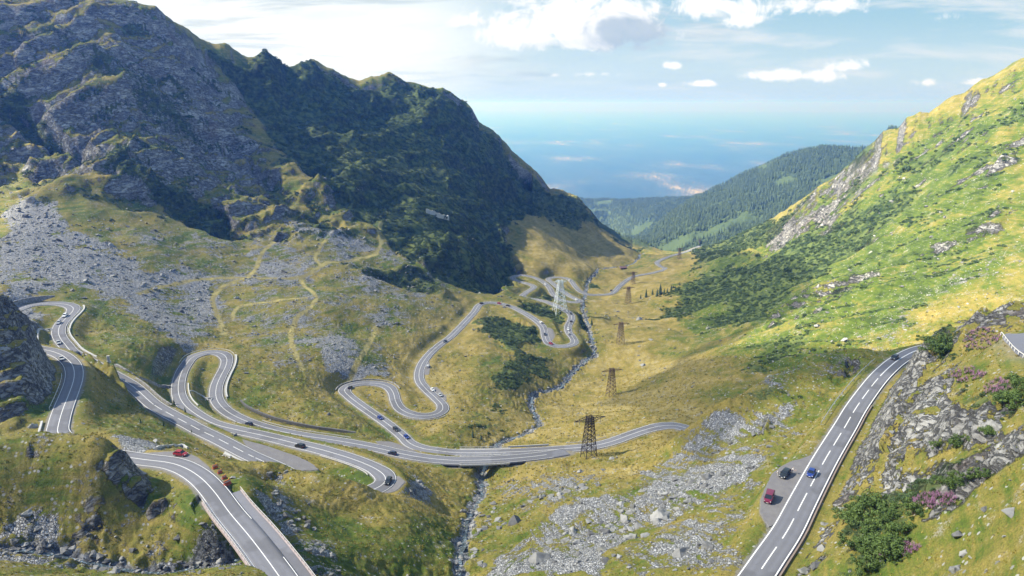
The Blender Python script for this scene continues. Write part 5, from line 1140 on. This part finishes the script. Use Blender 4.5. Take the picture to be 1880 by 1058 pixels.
def loft(m,st,mi=0):
    """st: list of rings (same number of points)"""
    n=len(st[0]); V=[p for r in st for p in r]; m.add(V,[(i*n+j,(i+1)*n+j,(i+1)*n+(j+1)%n,i*n+(j+1)%n) for i in range(len(st)-1) for j in range(n)]+[tuple(range(n)),tuple(range((len(st)-1)*n,len(st)*n))[::-1]],mi)
def car_meshes(kind):
    S=SPEC[kind]; out={}
    m=MB(); loft(m,[[(x,-h*.9,.24),(x,-h,.45),(x,-h*1.0,z*.86),(x,-h*.93,z),(x,0,z+.035),(x,h*.93,z),(x,h,z*.86),(x,h,.45),(x,h*.9,.24)] for x,z,h in S['zb']])
    G=S['gh']; top=[g for g in G if g[1]>G[0][1]+.2]
    loft(m,[[(x,-h-.012,z-.05),(x,-h+.02,z+.025),(x,0,z+.05),(x,h-.02,z+.025),(x,h+.012,z-.05)] for x,z,h in top])
    for s_ in (-1,1):
        for i in range(len(G)-1):
            (x,z,h),(x2,z2,h2)=G[i],G[i+1]
            if i==0 or i==len(G)-2: m.bar((x,s_*(h+.015),z),(x2,s_*(h2+.012),z2),.075,.05)
        xm=(G[1][0]+G[-2][0])/2+.1; m.bar((xm,s_*(G[0][2]+.03),S['zb'][4][1]-.02),(xm,s_*(top[1][2]+.012),top[1][1]),.09,.05)
        if kind=='van': 
            m.box((-1.35,s_*(.885),1.52),(1.7,.05,.62))
        m.box((.75 if kind!='van' else 1.45,s_*(S['W']/2+.07),S['zb'][4][1]+.08),(.12,.2,.14))
    out['body']=(m,'paint')
    m=MB(); loft(m,[[(x,-h if z>1.2 else -h-.0,z),(x,0,z+.01),(x,h,z),(x,h*1.02,S['zb'][4][1]-.06),(x,-h*1.02,S['zb'][4][1]-.06)] for x,z,h in G]); out['windows']=(m,'glass')
    m=MB(); x0=S['L']/2; m.box((x0-.03,0,.36),(.10,S['W']*.8,.20)); m.box((-x0+.03,0,.36),(.10,S['W']*.8,.20)); m.box((0,0,.25),(S['L']*.84,S['W']*.86,.12)); out['bumpers']=(m,'trim')
    return out
def build_car(kind,paint,loc,rz,pitch,label,cat='car',name='parked_car',group=None):
    e=empty(name,tuple(loc)); e.rotation_euler=(0,pitch,rz); tag(e,label,cat,group); S=SPEC[kind]; M={'paint':paint,'glass':GLS,'trim':BLK}
    for nm,(m,k) in car_meshes(kind).items(): m.build(nm,M[k],e)
    for x in S['wb']:
        for s_ in (-1,1):
            y=s_*(S['W']/2-.10); r=S['wr']; m=MB(); m.tube([(x,y-.10,r),(x,y+.10,r)],r,18); t_=m.build('wheel',TYRE,e)
            m=MB(); m.tube([(x,y-.108,r),(x,y+.108,r)],r*.62,12); m.build('rim',RIM,t_)
    x0=S['L']/2
    for s_ in (-1,1):
        m=MB(); m.box((x0-.16,s_*S['W']*.34,S['zb'][1][1]-.04),(.22,.34,.14),-s_*.35); m.build('headlight',LAMP,e)
        m=MB(); m.box((-x0+.06,s_*S['W']*.40,.82 if kind!='van' else .95),(.12,.2,.24)); m.build('tail_light',TAIL,e)
    for sg in (1,-1): m=MB(); m.box((sg*(x0+.015),0,.42),(.03,.5,.11)); m.build('number_plate',PLATE,e)
    return e
def on_road(k,u,v):
    """point of the road surface under a photo pixel, with the road's heading and slope there"""
    z=ROAD[k][near_px(k,u,v),2]
    for _ in range(4):
        p=at_h(u,v,-z); i=int(np.argmin(((ROAD[k][:,:2]-p[:2])**2).sum(1))); z=ROAD[k][i,2]+.05
    T=FR[k][0][i]; i2=min(i+4,len(ROAD[k])-1); i1=max(i2-8,0); sl=(ROAD[k][i2,2]-ROAD[k][i1,2])/8; return p,math.atan2(T[1],T[0]),math.atan(sl)
p,a,_=on_road('C',1489,872); build_car('hatch',PAINT['blue'],p,a+math.pi,0,'dark blue hatchback driving down the right-hand road','car','moving_car')
p,a,_=on_road('C',1441,873); build_car('estate',PAINT['black'],p-np.array([0,0,.05]),a+math.pi-.12,0,'black estate car parked on the pull-out with two people beside it')
p,a,_=on_road('C',1412,917); build_car('van',PAINT['maroon'],p-np.array([0,0,.05]),a+math.pi+.06,0,'maroon van parked at the grassy edge of the right-hand pull-out','van','parked_van')
p,a,_=on_road('A',332,836); build_car('hatch',PAINT['red'],p-np.array([0,0,.04]),-.22,0,'red hatchback parked on the gravel by the concrete parapet, left of the bridge')
# far cars: small in the photo, one mesh each with paint, glass and tyres
def small_car(kind):
    m=MB(); 
    for nm,(q,k) in car_meshes(kind).items(): m.add(q.v,q.f,{'paint':0,'glass':1,'trim':2}[k])
    S=SPEC[kind]
    for x in S['wb']:
        for s_ in (-1,1): y=s_*(S['W']/2-.10); m.tube([(x,y-.11,S['wr']),(x,y+.11,S['wr'])],S['wr'],10,2)
    for s_ in (-1,1): m.box((S['L']/2-.1,s_*S['W']*.33,S['zb'][1][1]-.06),(.2,.34,.16),0,3); m.box((-S['L']/2+.05,s_*S['W']*.40,.82),(.12,.22,.24),0,4)
    o=m.build('car_body',[PAINT['grey'],GLS,BLK,LAMP,TAIL]); me=o.data; bpy.data.objects.remove(o); return me
SMALL={k:small_car(k) for k in ('hatch','estate')}
def far_car(k,u,v,kind,paint,flip,label,name='moving_car',dz=0,turn=0.):
    p,a,s_=on_road(k,u,v); o=link(name,SMALL[kind]); o.location=(p[0],p[1],p[2]+dz); o.rotation_euler=(0,(s_ if flip else -s_),a+(math.pi if flip else 0)+turn)
    o.material_slots[0].link='OBJECT'; o.material_slots[0].material=PAINT[paint]; tag(o,label,'car')
for q in [('A',119.5,581,'estate','white',0,'white car highest of the four descending the top left bend'),('A',108,594,'hatch','silver',0,'silver car just below the white one on the top left bend'),('A',107.5,631,'hatch','silver',0,'silver car in the middle of the top left bend'),('A',141,651,'estate','black',1,'black car lowest on the top left bend by the guard rail'),('A',113,661,'hatch','silver',1,'silver car entering the left road beside the rock spur'),
 ('A',457,780,'hatch','navy',1,'dark car on the upper road right of the tall hairpin'),('A',551,821,'estate','black',0,'black car on the road above the long grass strip'),('A',713,886,'estate','black',1,'black estate in the turn of the lower right hairpin'),('A',720,834,'hatch','navy',1,'dark blue car on the road approaching the bridge'),
 ('B',643,713,'hatch','black',0,'black car in the turn of the middle loop'),('B',698,769,'hatch','blue',1,'blue car highest of three on the ramp to the bridge'),('B',727,790,'estate','black',1,'black car between two blue ones on the ramp to the bridge'),('B',746,804,'hatch','blue',1,'blue car lowest of three on the ramp to the bridge'),
 ('B',817,628,'hatch','navy',1,'dark car on the long climbing straight in the middle of the valley'),('B',884,558,'estate','black',0,'black car at the left end of the far flat bend'),('B',916.5,558,'hatch','red',0,'dark red car in the middle of the far flat bend'),('B',932,562,'hatch','black',1,'black car starting down from the far flat bend'),('B',993,593,'estate','white',1,'white car on the slope down to the valley hairpin'),('B',1000.5,615,'hatch','black',0,'black car left of the small lay-by at the valley hairpin'),('B',1011.5,632,'hatch','red',0,'dark red car at the bottom left of the valley hairpin'),
 ('B',1048,577,'hatch','black',1,'dark car under the right leg of the white pylon'),('B',1048.5,591,'hatch','black',0,'dark car on the bend right of the white pylon'),('B',1043,606,'estate','white',1,'white car on the right-hand leg of the valley hairpin'),('B',1044.5,614.5,'hatch','silver',0,'silver car below the white one on the valley hairpin'),('B',1058,551,'hatch','white',1,'pale car in the far right hairpin behind the white pylon'),('B',1045.5,515.5,'hatch','white',1,'white car on the farthest loop right of the white pylon'),('B',1001.5,522.5,'hatch','white',0,'white car on the dark far road left of the white pylon'),('B',1023,525.5,'hatch','silver',1,'pale car behind the head of the white pylon')]:
    far_car(*q)
for q in [('B',785.5,674,'estate','white',0,'white car parked in the lay-by of the middle climb'),('B',794,717,'hatch','white',1,'white car parked in the lay-by above the middle bend'),('B',808,727,'hatch','silver',1,'silver car parked just below the white one above the middle bend'),('B',1122,534,'estate','black',0,'dark car parked beside the start of the valley straight'),('C',1642,659,'estate','black',1,'dark car coming round the rocks at the top of the right-hand road')]:
    far_car(*q,name='parked_car' if q[0]=='B' else 'moving_car',dz=-.05 if q[0]=='B' else 0)
# ------------------------------------------------------------------ two people by the black car
SKIN=plain('skin',(.50,.32,.24),.6); WSH=plain('white_shirt',(.78,.78,.76),.8,0,.08); LTR=plain('pale_trousers',(.50,.48,.44),.8,0,.1); DTR=plain('grey_trousers',(.16,.17,.20),.8); HAIR=plain('dark_hair',(.03,.022,.018),.7)
def skinned(name,V,Eg,Rr,mat,parent,sub=2):
    me=bpy.data.meshes.new(name); me.from_pydata(V,Eg,[]); o=link(name,me,parent); me.materials.append(mat)
    bm=bmesh.new(); bm.from_mesh(me); ly=bm.verts.layers.skin.verify()
    bm.verts.ensure_lookup_table()
    for v_,r in zip(bm.verts,Rr): v_[ly].radius=(r,r); v_[ly].use_root=False
    bm.verts[0][ly].use_root=True; bm.to_mesh(me); bm.free()
    o.modifiers.new('skin','SKIN'); s_=o.modifiers.new('sub','SUBSURF'); s_.levels=sub; s_.render_levels=sub; return o
def person(loc,rz,label,top,bot,bend=0.,arm=.25):
    e=empty('person',tuple(loc),rz); tag(e,label,'person'); V=[];Ed=[];R=[]
    def ad(p,r,par=None):
        V.append(p);R.append(r)
        if par is not None: Ed.append((par,len(V)-1))
        return len(V)-1
    pel=ad((0,0,.95),.13); wa=ad((.0+bend*.1,0,1.12),.125,pel); ch=ad((.01+bend*.25,0,1.36),.145,wa); nk=ad((.02+bend*.35,0,1.50),.055,ch); hd=ad((.03+bend*.42,0,1.60),.075,nk); hd2=ad((.03+bend*.45,0,1.72),.085,hd); nose=ad((.125+bend*.45,0,1.645),.016,hd)
    for s_ in (-1,1):
        sh=ad((.0+bend*.3,s_*.19,1.43),.062,ch); el=ad((.04+bend*.4+arm*.3,s_*.25,1.15),.045,sh); wr=ad((.15+bend*.5+arm*.7,s_*.22,.93+arm*.25),.032,el); pa=ad((.18+bend*.5+arm*.8,s_*.22,.86+arm*.28),.034,wr)
        for f_ in range(5): a=(f_-2)*.018; ad((.20+bend*.5+arm*.85+(.03 if f_==0 else 0),s_*(.22)+a,(.79 if f_ else .84)+arm*.3-.012*abs(f_-2)),.0095,pa)
        hp=ad((0,s_*.10,.88),.10,pel); kn=ad((.03,s_*.11,.48),.062,hp); an=ad((-.01,s_*.12,.09),.042,kn); ad((.14,s_*.13,.04),.038,an)
    b=skinned('body',V,Ed,R,SKIN,e)
    sv=[V[1],V[2],V[6+1],V[0]]; 
    skinned('shirt',[V[1],V[2],V[0]]+[V[7],V[8],V[7+13],V[8+13]],[(0,1),(0,2),(1,3),(3,4),(1,5),(5,6)],[.145,.165,.145,.085,.065,.085,.065],top,b)
    i0=7+9; i1=7+13+9
    skinned('trousers',[V[0],V[i0],V[i0+1],V[i0+2],V[i1],V[i1+1],V[i1+2]],[(0,1),(1,2),(2,3),(0,4),(4,5),(5,6)],[.145,.115,.078,.06,.115,.078,.06],bot,b)
    skinned('hair',[(V[hd2][0]-.02,0,1.72),(V[hd2][0]-.05,0,1.66)],[(0,1)],[.094,.075],HAIR,b)
    return e
p,a,_=on_road('C',1428,874); person(p-np.array([0,0,.02]),a+1.2,'person in white standing at the grassy side of the black car',WSH,LTR)
p,a,_=on_road('C',1454,868); person(p-np.array([0,0,.02]),a-1.8,'person in a white top leaning at the road side of the black car',WSH,DTR,.8,.5)
# ------------------------------------------------------------------ small structures
ORNG=plain('orange_barrier',(.42,.10,.05),.6,0,.25,3.); YEL=plain('yellow_lamp',(.75,.52,.06),.4); WOOD=plain('old_timber',(.10,.07,.06),.85,0,.35,1.2); TIN=plain('rusty_roof',(.16,.09,.085),.7,0,.3,.6)
for u,v,lab,s_ in [(418,891,'largest orange road barrier, at the very end of the bridge railing',1.5),(412,879,'orange barrier with a yellow lamp, next behind the largest one',1.),(404,869,'orange barrier midway along the roadwork row',1.),(395,860,'orange barrier at the upper end of the roadwork row',1.1)]:
    p=ground_at(u,v); e=empty('road_barrier',tuple(p),.9); e.scale=(s_,)*3; tag(e,lab,'barrier')
    m=MB(); m.box((0,0,.2),(1.3,.55,.4),0,0,.06); m.box((0,0,.7),(1.2,.16,.6),0,0,.03); m.build('block',ORNG,e); m=MB(); m.box((0,-.09,.75),(1.1,.04,.16)); m.box((0,.09,.75),(1.1,.04,.16)); m.build('reflective_band',STEELW,e)
    m=MB(); m.tube([(.4,0,.95),(.4,0,1.12),(.4,0,1.3)],[.1,.14,.08],8); m.build('lamp',YEL,e)
def culvert(u,v,lab,rz,s_=1.):
    p=ground_at(u,v); e=empty('culvert',tuple(p),rz); e.scale=(s_,)*3; tag(e,lab,'culvert'); m=MB(); m.box((0,0,.3),(3.6,.5,1.6),0,0,.05); m.build('headwall',GREYW,e)
    for s2 in (-1,1): m=MB(); m.box((s2*1.6,-1.25,.0),(.4,2.,1.2)); m.build('wing_wall',GREYW,e)
    m=MB(); m.tube([(0,-.27,.1),(0,-.36,.1)],.45,14); m.build('pipe_mouth',BLK,e)
culvert(418,840,'grey concrete culvert mouth under the lower edge of the long straight',-.55); culvert(90,606,'pale concrete drain inlet inside the top left hairpin',.3,.8); culvert(384,733,'pale concrete drain inlet between the legs of the tall hairpin',.2,.9)
p=ground_at(200,666); e=empty('marker_pillar',tuple(p),.3); tag(e,'weathered grey stone pillar alone on the grass below the top left bend','pillar'); m=MB(); m.box((0,0,.2),(1.7,1.4,1.2),0,0,.1); m.build('base',GREYW,e); m=MB(); m.box((0,0,2.),(1.1,.9,2.5),0,0,.12); m.box((0,0,3.3),(1.3,1.1,.2)); m.build('shaft',GREYW,e)
p=ground_at(1144,494); e=empty('shepherd_hut',tuple(p),.3); tag(e,'low dark hut with a rusty roof on the meadow beyond the stream','hut'); m=MB(); m.box((0,0,1.),(9,5,2.6)); m.build('walls',WOOD,e)
m=MB(); m.add([(-5,-3,2.2),(5,-3,2.2),(5,3,2.2),(-5,3,2.2),(-5,0,4.),(5,0,4.)],[(0,1,5,4),(2,3,4,5),(0,4,3),(1,2,5),(3,2,1,0)]); m.build('roof',TIN,e); m=MB(); m.box((1,-2.52,.9),(1.1,.06,1.9)); m.build('door',BLK,e)
# white rail round the lay-by at the right edge
e=empty('lay_by_rail',tuple(LOTP[0])); tag(e,'low white rail on stubby posts round the lay-by at the right edge','guard rail'); Q=resample(LOTP[[0,5,4]],2.2); c=Vector(LOTP[0])
m=MB()
for a_,b_ in zip(Q[:-1],Q[1:]): m.bar(Vector(a_)-c+Vector((0,0,.62)),Vector(b_)-c+Vector((0,0,.62)),.1,.22)
m.build('rail',STEELW,e)
for q in Q: m=MB(); m.box(Vector(q)-c+Vector((0,0,.25)),(.22,.22,.75)); m.build('post',STEELW,e)
# ------------------------------------------------------------------ unseen sheet added overhead towards the sun, outlined to shade the valley
CLM,_t,_b=newmat('shade_cloud_white'); _b.inputs['Base Color'].default_value=(.85,.86,.88,1); _b.inputs['Roughness'].default_value=1; _b.inputs['Specular IOR Level'].default_value=0
_tr=_t.new('ShaderNodeBsdfTransparent'); _mx=_t.new('ShaderNodeMixShader'); _mx.inputs[0].default_value=.29      # thin: part of the sun comes through
_t.l.new(_tr.outputs[0],_mx.inputs[1]); _t.l.new(_b.outputs[0],_mx.inputs[2]); _t.l.new(_mx.outputs[0],_t.n['Material Output'].inputs[0])
def shade_cloud(shade_px,alt,thick,seed,extra=()):
    """an unseen lumpy bank added at a given height, outlined to shade the given ground"""
    G=np.array([at_z(*q) for q in shade_px]+[np.array(q,float) for q in extra]); t_=(alt-G[:,2])/SUN_DIR[2]; C=G+SUN_DIR*t_[:,None]; c=C[:,:2].mean(0)
    Q=resample(np.vstack([C,C[:1]]),12.)[:-1]; n=len(Q); ph=np.arange(n); r_=np.random.default_rng(seed)
    j=1+.0*ph; rings=[(.0,1.),(.35,.97),(.7,.93)]; V=[];
    nz_=lambda q,l: float(perlin(np.array([q[0]/l+seed]),np.array([q[1]/l]))[0])
    prof=[(-.0,.0),(.0,.6),(0.,.93),(.25,1.),(.6,.95),(.85,.72),(1.,.35),(1.05,0.)]
    for h_,s_ in prof[1:-1]:
        for q in Q:
            p=c+(q[:2]-c)*s_; p=p+np.array([nz_(p,38),nz_(p+99,38)])*9; V.append((p[0],p[1],alt+thick*h_*(1+.5*nz_(p,70))))
    b0=len(V); V.append((c[0],c[1],alt)); V.append((c[0],c[1],alt+thick*1.05)); Fc=[]
    k=len(prof)-2
    for a in range(k-1):
        for i in range(n): Fc.append((a*n+i,a*n+(i+1)%n,(a+1)*n+(i+1)%n,(a+1)*n+i))
    for i in range(n): Fc.append((b0,(i+1)%n,i)); Fc.append((b0+1,(k-1)*n+i,(k-1)*n+(i+1)%n))
    m=MB(); m.add(V,Fc); tag(m.build('shade_cloud',CLM,None,True),kind='structure')
#@CLOUDS
shade_cloud([(1270,862,235),(1215,815,298),(1185,760,360),(1095,730,438),(1190,690,465),(1290,640,528),(1420,572,530),(1470,500,600),(1400,470,760),(1290,462,1060),(1180,462,1210),(1090,425,1210)],420,26,3,[(-200,1150,-60),(-420,700,-20),(-420,300,-60),(-300,120,-80),(-60,60,-80),(90,45,-60),(160,60,-45),(230,150,-45),(205,215,-62),(150,235,-85),(100,240,-100)])
# ------------------------------------------------------------------ the air
def haze_box(density,colr):
    m=bpy.data.materials.new('haze'); m.use_nodes=True; t=NT(m.node_tree); t.n.clear()
    pv=t.new('ShaderNodeVolumePrincipled'); pv.inputs['Density'].default_value=density; pv.inputs['Color'].default_value=c4(colr); pv.inputs['Anisotropy'].default_value=.40; pv.inputs['Absorption Color'].default_value=(.93,.90,1,1)
    o=t.new('ShaderNodeOutputMaterial'); t.l.new(pv.outputs[0],o.inputs['Volume'])
    S=145000.; lo=-1560.; hi=float(co[:,2].max())+4
    v=np.array([(sx_*S,sy_*S,z) for z in (lo,hi) for sx_,sy_ in ((-1,-1),(1,-1),(1,1),(-1,1))])
    f=np.array([(3,2,1,0),(4,5,6,7),(0,1,5,4),(1,2,6,5),(2,3,7,6),(3,0,4,7)])
    tag(link('haze',mesh_from('haze',v,f,m)),kind='stuff')
haze_box(1.5e-4,(.085,.27,1.))
